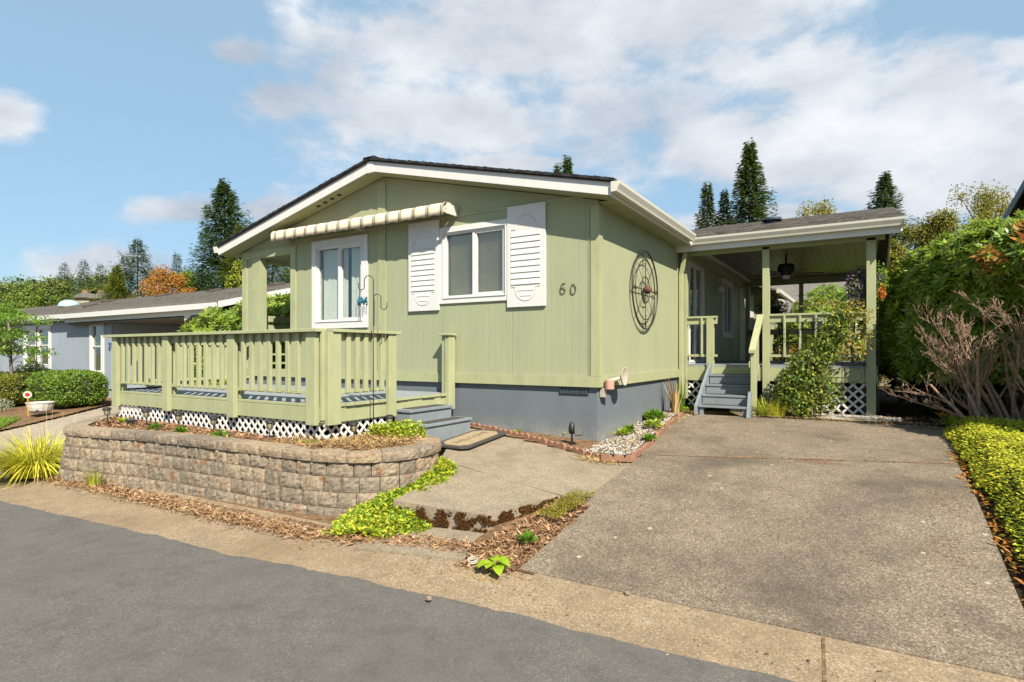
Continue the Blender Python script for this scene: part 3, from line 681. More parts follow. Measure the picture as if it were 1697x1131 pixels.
def window(parent, O, ux, nx, w, h, trim=.10, kind='slide', inner='blinds', tm=None, sill=True, name='window', depth=.025, sash=None):
    """O lower-left corner of the opening on the wall face, ux along the wall, nx outwards"""
    ux = Vector(ux).normalized(); nx = Vector(nx).normalized(); uz = Vector((0, 0, 1))
    T = Matrix.Translation(Vector(O)) @ Matrix((( ux.x, nx.x, 0, 0), (ux.y, nx.y, 0, 0), (0, 0, 1, 0), (0, 0, 0, 1)))
    def mk(): m = MB(); m.T = T; return m
    tm = tm or m_white; sash = sash or m_white
    f = mk(); t = trim
    f.box(-t, w+t, 0, depth, h, h+t); f.box(-t, w+t, 0, depth, -t, 0); f.box(-t, 0, 0, depth, 0, h); f.box(w, w+t, 0, depth, 0, h)
    f.box(-.012, w+.012, depth, depth+.012, -.012, .0); f.box(-.012, w+.012, depth, depth+.012, h, h+.012); f.box(-.012, 0, depth, depth+.012, 0, h); f.box(w, w+.012, depth, depth+.012, 0, h)
    W = f.build(name, tm, parent, bevel=.002)
    s = mk(); e = .032
    s.box(0, w, -.06, .012, 0, e); s.box(0, w, -.06, .012, h-e, h); s.box(0, e, -.06, .012, e, h-e); s.box(w-e, w, -.06, .012, e, h-e)
    if kind == 'slide':
        s.box(w/2-.028, w/2+.005, -.045, .008, e, h-e); s.box(w/2+.005, w/2+.036, -.055, -.003, e, h-e)
        s.box(w/2+.036, w-e, -.05, .002, e, e+.025); s.box(w/2+.036, w-e, -.05, .002, h-e-.025, h-e); s.box(w-e-.025, w-e, -.05, .002, e+.025, h-e-.025)
    elif kind == 'hung':
        s.box(e, w-e, -.045, .006, h*.53, h*.53+.045)
    elif kind == 'slide3':
        s.box(w*.5-.03, w*.5+.03, -.045, .006, e, h-e)
    s.build('sash', sash, W)
    g = mk(); g.box(e, w-e, -.038, -.034, e, h-e); g.build('pane', m_glass, W)
    if inner in ('blinds', 'green'):
        b = mk(); n = int(h/.034)
        for i in range(n):
            z = e+.01+(h-2*e-.02)*i/n
            b.add([(e, -.105, z), (w-e, -.105, z), (w-e, -.080, z+.026), (e, -.080, z+.026)], [(0, 1, 2, 3)])
        b.box(e, w-e, -.115, -.112, e, h-e)
        b.build('blinds', m_blind if inner == 'blinds' else m_gblind, W)
    elif inner == 'curtain':
        b = mk(); n = 9; x0 = e
        for i in range(n):
            xa = e+(w-2*e)*i/n; xb = e+(w-2*e)*(i+1)/n
            if i == 5: continue
            b.add([(xa+.004, -.11, e), (xb+.012, -.135, e), (xb+.012, -.135, h-e), (xa+.004, -.11, h-e)], [(0, 1, 2, 3)])
        b.build('curtain', m_curt, W)
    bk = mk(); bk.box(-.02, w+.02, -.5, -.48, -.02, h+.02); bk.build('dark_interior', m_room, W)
    return W
window(house, (WR[0], 0, WR[2]), (1, 0, 0), (0, -1, 0), WR[1]-WR[0], WR[3]-WR[2], .085, 'slide', 'blinds')
window(house, (WL[0], 0, WL[2]), (1, 0, 0), (0, -1, 0), WL[1]-WL[0], WL[3]-WL[2], .125, 'slide', 'curtain')
window(house, (0, SD[0], SD[2]), (0, 1, 0), (1, 0, 0), SD[1]-SD[0], SD[3]-SD[2], .07, 'slide3', None, name='sliding_door')
window(house, (0, SW[0], SW[2]), (0, 1, 0), (1, 0, 0), SW[1]-SW[0], SW[3]-SW[2], .09, 'slide', None)
# shutters: solid board face with carved louvres and rounded end panels
def shutter(x0, x1, z0, z1):
    w = x1-x0; mb = MB(); mb.cbox(x0, x1, -.038, -.004, z0, z1, .004)
    S = mb.build('shutter', m_wshut, house)
    mb = MB(); a, b = x0+.075, x1-.075; za = z0+.30; zb = z1-.36; cx = (x0+x1)/2; n = 9; p = (zb-za)/n
    for i in range(n):
        z = za+i*p; mb.prism([(a, -.038, z+.012), (a, -.050, z+.014), (a, -.040, z+p)], (b-a, 0, 0))
    def arc(zc, s):
        r = w*.27; zz = zc
        pts = [(a, -.041, zz), (cx-r, -.041, zz)]+[(cx+r*math.cos(t), -.041, zz+s*.02+s*r*1.05*math.sin(t)) for t in [math.pi-math.pi*k/16 for k in range(17)]]+[(cx+r, -.041, zz), (b, -.041, zz)]
        mb.tube(pts, .005, 5)
        for k in (.35, .8): 
            zr = zz+s*r*k; hw = math.sqrt(max(0, 1-k*k))*r*.85; mb.prism([(cx-hw, -.038, zr), (cx-hw, -.044, zr+.004), (cx-hw, -.038, zr+.05)], (2*hw, 0, 0))
    arc(zb+.03, 1); arc(za-.02, -1)
    mb.build('louvre', m_wshut, S)
shutter(-3.19, -2.585, 1.82, 3.20); shutter(-1.365, -.755, 1.81, 3.22)
# house number 60
for ch, cx in (('6', -.505), ('0', -.352)):
    cz = 2.03 if ch == '6' else 2.015; mb = MB(); pts = []
    if ch == '6':
        pts = [(cx+.04, -.012, cz+.072), (cx+.005, -.012, cz+.070), (cx-.026, -.012, cz+.038), (cx-.037, -.012, cz-.0)]
        pts += [(cx+.036*math.cos(t), -.012, cz-.027+.039*math.sin(t)) for t in [math.pi*.9+2*math.pi*k/20 for k in range(21)]]
    else: pts = [(cx+.038*math.cos(t), -.012, cz+.065*math.sin(t)) for t in [2*math.pi*k/24 for k in range(25)]]
    mb.tube(pts, .0052, 6); tag(mb.build('house_number', m_numb, house, smooth=True), 'bronze digit %s on the siding' % ch, None)

# ------------------------------------------------------------------ rear covered porch (part of the house roof line; own floor, posts, rails)
PY0, PY1, PX0, PX1, PZ = 3.9, 10.0, .03, 3.1, .96
porch = thing('covered_porch', 'raised covered side porch with green posts, railings and shingled roof beyond the driveway', 'porch', (1.5, 4, 0))
mb = MB(); mb.box(PX0, PX1, PY0-.02, PY1, PZ-.035, PZ); mb.build('floor', m_deckg, porch)
mb = MB(); mb.box(.48, 2.98, PY0-.03, PY0+.01, PZ-.27, PZ-.037); mb.box(PX1-.04, PX1, PY0, PY1, PZ-.27, PZ-.037); mb.box(.10, .48, PY0-.03, PY0+.01, PZ-.29, PZ-.037); mb.build('floor_fascia', m_trim, porch)
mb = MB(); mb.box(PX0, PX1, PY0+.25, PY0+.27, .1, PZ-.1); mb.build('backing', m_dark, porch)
for (a, b, y, zb) in ((.01, .13, PY0, .33), (1.42, 1.53, PY0, .18), (2.95, 3.08, PY0, .17)):
    mb = MB(); mb.cbox(a, b, y-.06, y+.06, zb, 3.0); mb.build('post', m_trim, porch)
for (a, b) in ((.15, .26), (1.47, 1.57), (2.95, 3.07)):
    mb = MB(); mb.cbox(a, b, PY1-.1, PY1, .2, 3.0); mb.build('post', m_trim, porch)
mb = MB(); mb.box(0, 3.2, PY0-.06, PY0+.05, 2.96, 3.14); mb.build('beam', m_soff, porch)
mb = MB(); mb.box(0, 3.2, PY1-.1, PY1, 2.98, 3.18); mb.box(3.0, 3.12, PY0+.06, PY1-.1, 2.97, 3.14); mb.box(.0, .1, PY0+.06, PY1-.1, 2.97, 3.14); mb.build('beam', m_soff, porch)
def pr(y): return 3.24+.25*((y-3.62) if y < 6.95 else (6.95*2-3.62-y))
mb = MB()
for (ya, yb) in ((3.60, 6.95), (6.95, 10.3)):
    mb.prism([(-.2, ya, pr(ya)), (-.2, yb, pr(yb)), (-.2, yb, pr(yb)+.03), (-.2, ya, pr(ya)+.03)], (3.62, 0, 0))
mb.build('porch_roof', m_roofg, porch)
rs_ = random.Random(9); mb = MB()
for j in range(25):
    y = 3.6+j*.134; x = -.2
    while x < 3.42:
        ww = .12+rs_.random()*.18; h = .03+rs_.random()*.016; x2 = min(3.43, x+ww)
        mb.prism([(x, y, pr(y)+.028), (x, y+.13, pr(y+.13)+.03), (x, y, pr(y)+h)], (x2-x-.004, 0, 0)); x = x2
mb.build('shingle_course', m_roofg, porch)
m_ceil = paint('weathered_ceiling', (.14, .12, .09), .35, .35, 3, .5, streak=(.1, 1, 1))
mb = MB()
for i in range(24):
    x = .1+i*.122; mb.box(x, x+.117, PY0+.06, PY1-.1, 3.145, 3.16)
mb.build('ceiling', m_ceil, porch)
mb = MB(); mb.prism([(3.1, 3.75, 3.14), (3.1, 6.95, 4.0), (3.1, 10.2, 3.14)], (.03, 0, 0)); mb.build('roof_gable', m_trim, porch)
mb = MB()
mb.box(-.0, 3.40, 3.62, 3.645, 3.0, 3.22)
mb.prism([(3.39, 3.60, 3.02), (3.39, 6.95, 3.86), (3.39, 6.95, 4.07), (3.39, 3.60, 3.235)], (.028, 0, 0))
mb.prism([(3.39, 10.3, 3.02), (3.39, 6.95, 3.86), (3.39, 6.95, 4.07), (3.39, 10.3, 3.235)], (.028, 0, 0))
mb.build('fascia', m_white, porch)
mb = MB(); pr_ = [(0, 0), (-.075, 0), (-.085, .03), (-.115, .085), (-.12, .12), (-.108, .12), (-.1, .088), (-.07, .015), (-.012, .015), (-.012, .12), (0, .12)]
mb.prism([(-.16, 3.6195+a, 3.10+b) for a, b in pr_], (3.60, 0, 0)); mb.box(3.437, 3.442, 3.50, 3.6195, 3.10, 3.222); mb.box(-.165, -.16, 3.50, 3.6195, 3.10, 3.222)
mb.build('gutter', m_gut, porch)
mb = MB(); mb.box(0, 3.39, 3.66, 3.84, 3.125, 3.14); mb.build('soffit', m_soff, porch)
mb = MB(); mb.lathe([(0, .10), (.17, .10), (.19, .07), (.19, .05), (.10, .045), (.10, -.05)], (1.35, 5.6, pr(5.6)+.02), 16); mb.build('roof_vent', m_vent, porch)
def lattice(mb, a, b, y, z0, z1, along='x', p=.105, w=.030, skew=0):
    """crossed diagonal strips clipped to the rectangle"""
    L = b-a; H = z1-z0; g = []
    n = int((L+H)/p)+2
    for s, off in ((1, 0), (-1, .007)):
        for i in range(-1, n):
            c = i*p
            # line: t - s*z = const
            if s == 1: x0, x1 = c-H, c
            else: x0, x1 = c, c-H
            # clip param
            t0, t1 = 0., 1.
            dx = x1-x0
            for lim, sg in ((0, 1), (L, -1)):
                # want sg*(x - lim) >= 0
                f0 = sg*(x0-lim); f1 = sg*(x1-lim)
                if f0 < 0 and f1 < 0: t0 = 2
                elif f0 < 0: t0 = max(t0, f0/(f0-f1))
                elif f1 < 0: t1 = min(t1, f0/(f0-f1))
            if t1-t0 < .05: continue
            xa, za, xb, zb = x0+dx*t0, H*t0, x0+dx*t1, H*t1; hw = w*.7
            q = [(xa-hw, za), (xa+hw, za), (xb+hw, zb), (xb-hw, zb)]
            if along == 'x': mb.prism([(a+u, y-off, z0+v) for u, v in q], (0, -.006, 0))
            else: mb.prism([(y+off, a+u, z0+v) for u, v in q], (.006, 0, 0))
mb = MB(); lattice(mb, .14, .50, PY0+.02, .17, .68, p=.155, w=.03); mb.build('lattice', m_lat, porch)
mb = MB(); lattice(mb, 1.55, 2.94, PY0+.02, .17, .68, p=.155, w=.035); mb.build('lattice', m_lat, porch)
# porch railings
def railing(parent, p0, p1, z0, z1, nb, cap=.09, mat=None, thick=.035, name='rail', capz=.035):
    """horizontal rails + separate balusters between two points; z0 underside of the bottom rail, z1 top of cap"""
    mat = mat or m_trim; p0 = Vector((*p0, 0)); p1 = Vector((*p1, 0)); d = (p1-p0); L = d.length; d.normalize(); n = Vector((-d.y, d.x, 0))
    T = Matrix.Translation(p0) @ Matrix(((d.x, n.x, 0, 0), (d.y, n.y, 0, 0), (0, 0, 1, 0), (0, 0, 0, 1)))
    def mk(): m = MB(); m.T = T; return m
    m = mk(); m.cbox(0, L, -cap/2, cap/2, z1-capz, z1); m.build('cap_rail', mat, parent)
    m = mk(); m.cbox(0, L, -.018, .018, z1-capz-.11, z1-capz); m.build('top_rail', mat, parent)
    m = mk(); m.cbox(0, L, -.022, .022, z0, z0+.045); m.build('bottom_rail', mat, parent)
    for i in range(nb):
        x = L*(i+1)/(nb+1); m = mk(); m.cbox(x-thick/2, x+thick/2, -.020-thick, -.020, z0+.0, z1-capz-.001); m.build('baluster', mat, parent)
mb = MB(); mb.cbox(.48, .60, PY0-.06, PY0+.06, .70, 1.80); mb.build('post', m_trim, porch)
railing(porch, (.13, PY0), (.66, PY0), 1.10, 1.84, 1, .10)
railing(porch, (1.53, PY0), (2.95, PY0), 1.10, 1.84, 5, .10)
railing(porch, (3.02, PY0+.06), (3.02, PY1-.1), 1.10, 1.84, 20, .10)
railing(porch, (.2, PY1-.05), (3.0, PY1-.05), 1.10, 1.80, 10, .10)
# wall lamp on the siding
lamp = thing('wall_lamp', 'round white wall lamp between the sliding door and the porch window', 'lamp', (0, 6.96, 2.6))
mb = MB(); mb.lathe([(.0, 0), (.07, 0), (.07, .02), (.0, .03)], (.0, 6.96, 2.68), 16, (1, 0, 0)); mb.build('base', m_white, lamp)
mb = MB(); mb.lathe([(.03, -.11), (.075, -.07), (.09, 0), (.075, .07), (.03, .1), (0, .1)], (.10, 6.96, 2.66), 16); mb.build('globe', m_pot, lamp, smooth=True)
# ceiling fan
fan = thing('ceiling_fan', 'dark ceiling fan hanging under the porch ceiling', 'fan', (1.58, 5.9, 3.14))
mb = MB(); mb.tube([(1.58, 5.9, 3.14), (1.58, 5.9, 2.95)], .02); mb.build('rod', m_black, fan)
mb = MB(); mb.lathe([(0, 2.97), (.14, 2.96), (.16, 2.9), (.16, 2.80), (.10, 2.74), (0, 2.73)], (1.58, 5.9, 0), 20); mb.build('motor', m_black, fan)
for i in range(5):
    a = i*2*math.pi/5+.35; m = MB(); m.T = Matrix.Translation((1.58, 5.9, 2.77)) @ Matrix.Rotation(a, 4, 'Z') @ Matrix.Rotation(.2, 4, 'X')
    m.prism([(.16, -.03, 0), (.30, -.06, 0), (.66, -.07, 0), (.70, 0, 0), (.66, .07, 0), (.30, .06, 0), (.16, .03, 0)], (0, 0, .01)); m.build('blade', m_brown, fan)
mb = MB(); mb.lathe([(0, 2.66), (.06, 2.67), (.08, 2.71), (.07, 2.74)], (1.58, 5.9, 0), 16); mb.build('lamp_bowl', m_pot, fan, smooth=True)

# porch stairs
st = thing('porch_stairs', 'four grey wooden treads with a green handrail climbing to the covered porch', 'stairs', (.95, 3.4, .17))
SX0, SX1 = .56, 1.34
for i in range(4):
    z = .32+.16*i; y = 2.83+.27*i
    m = MB(); m.cbox(SX0+.02, SX1, y-.03, y+.27, z-.04, z-.006); t = m.build('tread', m_step, st)
    m = MB(); m.box(SX0+.06, SX1-.04, y+.01, y+.24, z-.0055, z-.001); m.build('grip_strip', m_tread, t)
    m = MB(); m.box(SX0+.03, SX1-.01, y+.255, y+.275, z-.0395, z+.12); m.build('riser', m_step, st)
m = MB(); m.box(SX0+.04, SX0+.10, 2.83, 2.9, .15, .28); m.box(SX1-.08, SX1-.02, 2.83, 2.9, .15, .28); m.build('foot', m_step, st)
def stringer(x0, x1, mat):
    m = MB(); m.prism([(x0, 2.74, .16), (x0, 2.84, .16), (x0, 3.86, .80), (x0, 3.86, 1.02), (x0, 2.76, .30)], (x1-x0, 0, 0)); return m.build('stringer', mat, st)
stringer(SX0-.03, SX0+.015, m_step)
m = MB(); m.prism([(SX1+.0, 2.72, .15), (SX1, 2.86, .15), (SX1, 3.0, .55), (SX1, 2.9, .55)], (.045, 0, 0)); m.build('stringer', m_step, st)
m = MB(); m.cbox(1.36, 1.44, 3.0, 3.12, .15, 1.22); m.build('post', m_trim, st)
m = MB(); m.prism([(1.355, 3.14, 1.15), (1.355, 3.84, 1.75), (1.355, 3.84, .86), (1.355, 3.14, .30)], (.012, 0, 0)); m.build('side_panel', m_trim, st)
m = MB(); m.prism([(1.34, 2.96, 1.22), (1.34, 3.84, 1.84), (1.34, 3.84, 1.79), (1.34, 2.96, 1.17)], (.10, 0, 0)); m.build('handrail', m_trim, st)
m = MB(); m.prism([(1.335, 3.0, 1.02), (1.335, 3.84, 1.66), (1.335, 3.84, 1.58), (1.335, 3.0, .94)], (.018, 0, 0)); m.prism([(1.345, 3.12, .25), (1.345, 3.16, .25), (1.345, 3.84, .98), (1.345, 3.84, .90)], (.03, 0, 0)); m.build('brace', m_trim, st)

# ------------------------------------------------------------------ front deck
DX0, DX1, DY0, DZ = -7.16, -2.36, -2.40, .58
deck = thing('front_deck', 'raised wooden deck with green railing and white lattice skirt before the green house', 'deck', (-4.7, -1.2, .1))
m = MB(); y = DY0+.02; rr = random.Random(3)
while y < -.02:
    y2 = min(y+.138, -.012); m.box(DX0-.02, DX1+.0+.02*rr.random(), y, y2-.006, DZ-.032-.002*rr.random(), DZ-.002*rr.random()); y = y2
m.build('floor', m_deckg, deck)
m = MB(); y = DY0+.02
while y < -.05:
    y2 = min(y+.138, -.012); m.box(DX1+.021, DX1+.032+.016*rr.random(), y+.002, y2-.008, DZ-.034, DZ-.001); y = y2
m.build('board_end', m_trim, deck)
m = MB(); m.cbox(DX0, DX1, DY0-.015, DY0+.018, .37, DZ-.036); m.cbox(DX0, DX1, DY0-.012, DY0+.018, DZ-.032, DZ+.002); m.cbox(DX1-.018, DX1+.015, DY0+.02, -.05, .36, DZ-.037); m.cbox(DX0-.015, DX0+.018, DY0+.02, -.0, .36, DZ-.037); m.build('fascia', m_trim, deck)
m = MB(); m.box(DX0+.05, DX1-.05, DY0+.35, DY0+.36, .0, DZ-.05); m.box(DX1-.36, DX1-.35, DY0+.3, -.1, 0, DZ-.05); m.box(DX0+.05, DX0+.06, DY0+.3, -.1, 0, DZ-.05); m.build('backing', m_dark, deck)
FY = DY0-.015
posts = [(-7.16, -6.97), (-5.69, -5.50), (-4.13, -3.94), (-2.60, -2.40)]
for a, b in posts:
    m = MB(); m.cbox(a+.02, b-.02, FY-.062, FY-.001, .345, 1.415); m.cbox(a+.035, b-.035, FY+.034, FY+.10, DZ+.003, 1.415); m.build('post', m_trim, deck)
bal = [[-6.87, -6.71, -6.53, -6.36, -6.18, -6.0, -5.83], [-5.33, -5.16, -4.99, -4.81, -4.64, -4.46, -4.28], [-3.81, -3.64, -3.47, -3.29, -3.12, -2.94, -2.76]]
for bay in bal:
    for x in bay:
        m = MB(); m.cbox(x-.032, x+.032, FY-.040, FY-.002, .70, 1.415); m.build('baluster', m_trim, deck)
for i in range(3):
    a, b = posts[i][1]-.02, posts[i+1][0]+.02
    m = MB(); m.cbox(a, b, FY-.0015, FY+.030, .69, .735); m.build('bottom_rail', m_trim, deck)
    m = MB(); m.cbox(a, b, FY-.0015, FY+.030, 1.31, 1.415); m.build('top_rail', m_trim, deck)
m = MB(); m.cbox(-7.33, -2.36, FY-.105, FY+.06, 1.416, 1.455); m.build('cap_rail', m_trim, deck)
RX = DX1+.015
for (a, b) in ((-2.40, -2.21), (-1.42, -1.28)):
    m = MB(); m.cbox(RX+.001, RX+.062, a, b, .345, 1.415); m.build('post', m_trim, deck)
m = MB(); m.cbox(RX-.05, RX-.002, -2.43, -2.38, .40, 1.415); m.build('corner_post', m_trim, deck)
for y in (-2.07, -1.93, -1.79, -1.65, -1.51):
    m = MB(); m.cbox(RX+.002, RX+.040, y-.032, y+.032, .70, 1.415); m.build('baluster', m_trim, deck)
m = MB(); m.cbox(RX-.030, RX+.0015, -2.21, -1.42, .69, .735); m.build('bottom_rail', m_trim, deck)
m = MB(); m.cbox(RX-.030, RX+.0015, -2.21, -1.42, 1.31, 1.415); m.build('top_rail', m_trim, deck)
m = MB(); m.cbox(RX-.06, RX+.085, -2.34, -1.22, 1.417, 1.452); m.build('cap_rail', m_trim, deck)
m = MB(); m.cbox(RX+.0, RX+.075, -.19, -.04, .345, 1.43); m.cbox(RX-.075, RX-.005, -.17, -.04, .55, 1.43); m.build('post', m_trim, deck)
m = MB(); m.cbox(RX-.10, RX+.10, -.22, -.026, 1.431, 1.462); m.build('cap_rail', m_trim, deck)
for i in range(13):
    y = -2.25+i*.17; m = MB(); m.cbox(DX0-.035, DX0+.003, y-.032, y+.032, .70, 1.415); m.build('baluster', m_trim, deck)
m = MB(); m.cbox(DX0+.004, DX0+.035, -2.3, -.03, .69, .735); m.build('bottom_rail', m_trim, deck)
m = MB(); m.cbox(DX0+.004, DX0+.035, -2.3, -.03, 1.31, 1.415); m.build('top_rail', m_trim, deck)
m = MB(); m.cbox(DX0-.07, DX0+.08, -2.33, -.03, 1.417, 1.452); m.build('cap_rail', m_trim, deck)
m = MB(); lattice(m, DX0+.02, DX1-.0, DY0+.028, .10, .40, p=.125, w=.030); m.build('lattice', m_lat, deck)
m = MB(); lattice(m, DY0+.03, -1.28, DX1-.028, .10, .40, 'y', p=.125, w=.030); m.build('lattice', m_lat, deck)
# little rail in the recessed entry, left side
m = MB()
for z in (1.80, 1.62, 1.44): m.cbox(-7.42, -7.39, .32, 2.58, z, z+.12)
m.cbox(-7.42, -7.39, .32, 2.58, 1.12, 1.16); m.cbox(-7.42, -7.39, .32, 2.58, .94, .98); m.build('entry_rail', m_trim, deck)
for i in range(9):
    y = .45+i*.25; m = MB(); m.cbox(-7.385, -7.355, y-.03, y+.03, .72, 1.60); m.build('baluster', m_trim, deck)

# front steps
fs = thing('front_steps', 'two grey painted box steps with dark grip strips beside the front deck', 'steps', (-2.05, -.75, .05))
def zs(y): return 0
for (xf, zt, y0, y1) in ((-2.10, .43, -1.22, -.30), (-1.82, .26, -1.25, -.23)):
    m = MB(); m.cbox(xf-.30, xf, y0, y1, zt-.035, zt); t = m.build('tread', m_step, fs)
    m = MB(); m.box(xf-.25, xf-.05, y0+.10, y1-.09, zt+.001, zt+.005); m.build('grip_strip', m_tread, t)
    m = MB(); m.box(xf-.045, xf-.025, y0+.02, y1-.02, -.05, zt-.0355); m.box(xf-.29, xf-.045, y0+.02, y0+.04, -.05, zt-.0355); m.box(xf-.29, xf-.045, y1-.04, y1-.02, -.05, zt-.0355); m.build('riser', m_step, fs)
# door mat
mat = thing('door_mat', 'worn tan door mat with dark border and faded letters at the front steps', 'mat', (-1.50, -.72, .05))
th = -.16
m = MB(); m.T = Matrix.Translation((-1.50, -.70, .032)) @ Matrix.Rotation(math.atan2(.085, 1), 4, 'X')
def rrect(w, h, c): return [(-w+c, -h, 0), (w-c, -h, 0), (w, -h+c, 0), (w, h-c, 0), (w-c, h, 0), (-w+c, h, 0), (-w, h-c, 0), (-w, -h+c, 0)]
T_ = m.T; m.prism(rrect(.27, .50, .08), (0, 0, .022)); m.build('border', m_tread, mat)
m = MB(); m.T = T_ @ Matrix.Translation((0, 0, .0225)); m.prism(rrect(.205, .43, .10), (0, 0, .006)); m.build('pile', plain('mat_tan', (.42, .32, .20), .95, var=.2, scale=30), mat)
cu = bpy.data.curves.new('lettering', 'FONT'); cu.body = 'WELCOME'; cu.size = .15; cu.align_x = 'CENTER'; cu.align_y = 'CENTER'; cu.extrude = .0008
tmp = bpy.data.objects.new('tmp_text', cu); COL.objects.link(tmp)
me = bpy.data.meshes.new_from_object(tmp.evaluated_get(bpy.context.evaluated_depsgraph_get())); bpy.data.objects.remove(tmp)
me.materials.append(plain('mat_letter', (.20, .14, .085), .95)) if not me.materials else me.materials.__setitem__(0, plain('mat_letter', (.20, .14, .085), .95))
to = bpy.data.objects.new('lettering', me); COL.objects.link(to); to.parent = mat
to.matrix_local = Matrix.Translation(-Vector(mat.location)) @ T_ @ Matrix.Translation((0, 0, .0298)) @ Matrix.Rotation(R_(90), 4, 'Z')

# ------------------------------------------------------------------ awning (rolled up) over the front windows
aw = thing('rolled_awning', 'rolled up striped awning with scalloped valance above the front windows', 'awning', (-4.3, -.2, 3.3))
def awn_mat():
    m, nt, b = mat_base('striped_canvas', .85, .15); tc = nt.nodes.new('ShaderNodeTexCoord'); sp = nt.nodes.new('ShaderNodeSeparateXYZ'); nt.links.new(tc.outputs['Object'], sp.inputs[0])
    s = M2(nt, 'FRACT', M2(nt, 'MULTIPLY', M2(nt, 'ADD', sp.outputs[0], 20.), 1/.27)); acc = None
    for c, wd in ((.40, .040), (.53, .040), (.62, .012)):
        k = M2(nt, 'LESS_THAN', M2(nt, 'ABSOLUTE', M2(nt, 'SUBTRACT', s, c)), wd); acc = k if acc is None else M2(nt, 'MAXIMUM', acc, k)
    base = ramp(nt, node_noise(nt, 5, 5), [(.3, (.62, .48, .36)), (.7, (.70, .57, .44))])
    nt.links.new(mixc(nt, M2(nt, 'MULTIPLY', acc, .9), base, (.02, .075, .05)), b.inputs['Base Color']); return m
m_awn = awn_mat()
m = MB(); N_ = 220; prof = [(-.004, 3.325), (-.10, 3.345), (-.16, 3.365), (-.22, 3.375), (-.28, 3.36), (-.315, 3.33), (-.325, 3.30)]
for i in range(N_+1):
    x = -6.20+3.93*i/N_; ripple = .006*math.sin(x*2*math.pi/.27)
    sc = .014*abs(math.sin((x+20)*math.pi/.27))
    for j, (y, z) in enumerate(prof+[(-.326, 3.25), (-.328, 3.185-sc)]): m.v.append((x, y+ripple*(j > 3), z-.004*math.sin(x*1.3)))
K = len(prof)+2
for i in range(N_):
    for j in range(K-1): m.f.append((i*K+j, i*K+j+1, (i+1)*K+j+1, (i+1)*K+j))
o = m.build('canvas', m_awn, aw, smooth=True); sd = o.modifiers.new('s', 'SOLIDIFY'); sd.thickness = .004
m = MB(); m.tube([(-6.18, -.21, 3.29), (-2.30, -.21, 3.29)], .05, 12); m.build('roller', m_gut, aw, smooth=True)
m = MB(); m.box(-6.22, -2.26, -.31, -.27, 3.215, 3.255); m.build('front_bar', m_gut, aw)
for x in (-6.10, -4.2, -2.27):
    m = MB(); m.prism([(x, -.0, 3.20), (x, -.0, 3.36), (x, -.10, 3.36), (x, -.27, 3.25), (x, -.27, 3.20)], (.03, 0, 0)); m.build('bracket', m_gut, aw, bevel=.003)
m = MB(); m.lathe([(0, 0), (.085, 0), (.085, .012), (0, .012)], (-2.262, -.20, 3.285), 16, (1, 0, 0)); m.build('end_plate', m_gut, aw)
m = MB(); m.tube([(-6.0+.02*i, -.02-.01*i, 3.19-.05*math.sin(i*.5)) for i in range(12)], .003, 5); m.build('cord', m_brown, aw)

# ------------------------------------------------------------------ wall ornament (wheel)
wh = thing('wheel_wall_ornament', 'round bronze wheel ornament with rusty ball hub hung on the side wall', 'wall ornament', (.05, 1.71, 2.14))
cc = (.055, 1.71, 2.14)
for Rr, rr_ in ((.60, .011), (.57, .005), (.455, .008), (.20, .008)):
    m = MB(); m.ring(cc, (1, 0, 0), (0, 0, 1), Rr, rr_, 56, 8); m.build('ring', m_bronze, wh, smooth=True)
for i in range(8):
    a = i*math.pi/4; d = Vector((0, math.sin(a), math.cos(a))); c = Vector(cc); r0 = .05; thin = i % 2
    m = MB(); m.tube([c+d*r0, c+d*.6], .004 if thin else .007, 6)
    if not thin:
        for q in (.50, .40): m.ring(c+d*q, d, (1, 0, 0), .014, .005, 12, 6)
        s_ = Vector((0, math.cos(a), -math.sin(a))); m.tube([c+d*.47+s_*.0, c+d*.50+s_*.035, c+d*.54+s_*.03, c+d*.56], .004, 5); m.tube([c+d*.47, c+d*.50-s_*.035, c+d*.54-s_*.03, c+d*.56], .004, 5)
    m.build('spoke', m_bronze, wh, smooth=True)
m = MB(); m.lathe([(0.001, -.065)]+[(.065*math.cos(t), .065*math.sin(t)) for t in [R_(-80+20*k) for k in range(9)]]+[(.001, .065)], (.085, 1.71, 2.14), 18, (1, 0, 0)); m.build('hub', m_rust, wh, smooth=True)

# pink and beige fixture near the house corner (side wall)
fx = thing('hose_reel', 'faded pink canister with a beige disc bracketed low on the corner of the side wall', 'hose reel', (.1, .15, .8))
m = MB(); m.lathe([(0, 0), (.055, 0), (.06, .005), (.06, .12), (.055, .125), (0, .125)], (.10, .13, .70), 20); m.build('canister', m_pink, fx, smooth=False)
m = MB(); m.tube([(.06, .15, .80), (.15, .40, .84)], .026, 12); m.box(-.02, .05, .10, .16, .60, .72); m.build('bracket', m_beige, fx)
m = MB(); m.lathe([(0, 0), (.03, 0), (.035, .01), (.115, .03), (.125, .045), (.125, .052), (.11, .045), (.03, .02), (0, .02)], (.14, .46, .86), 26, (1, -.02, 0)); m.build('disc', m_beige, fx, smooth=True)

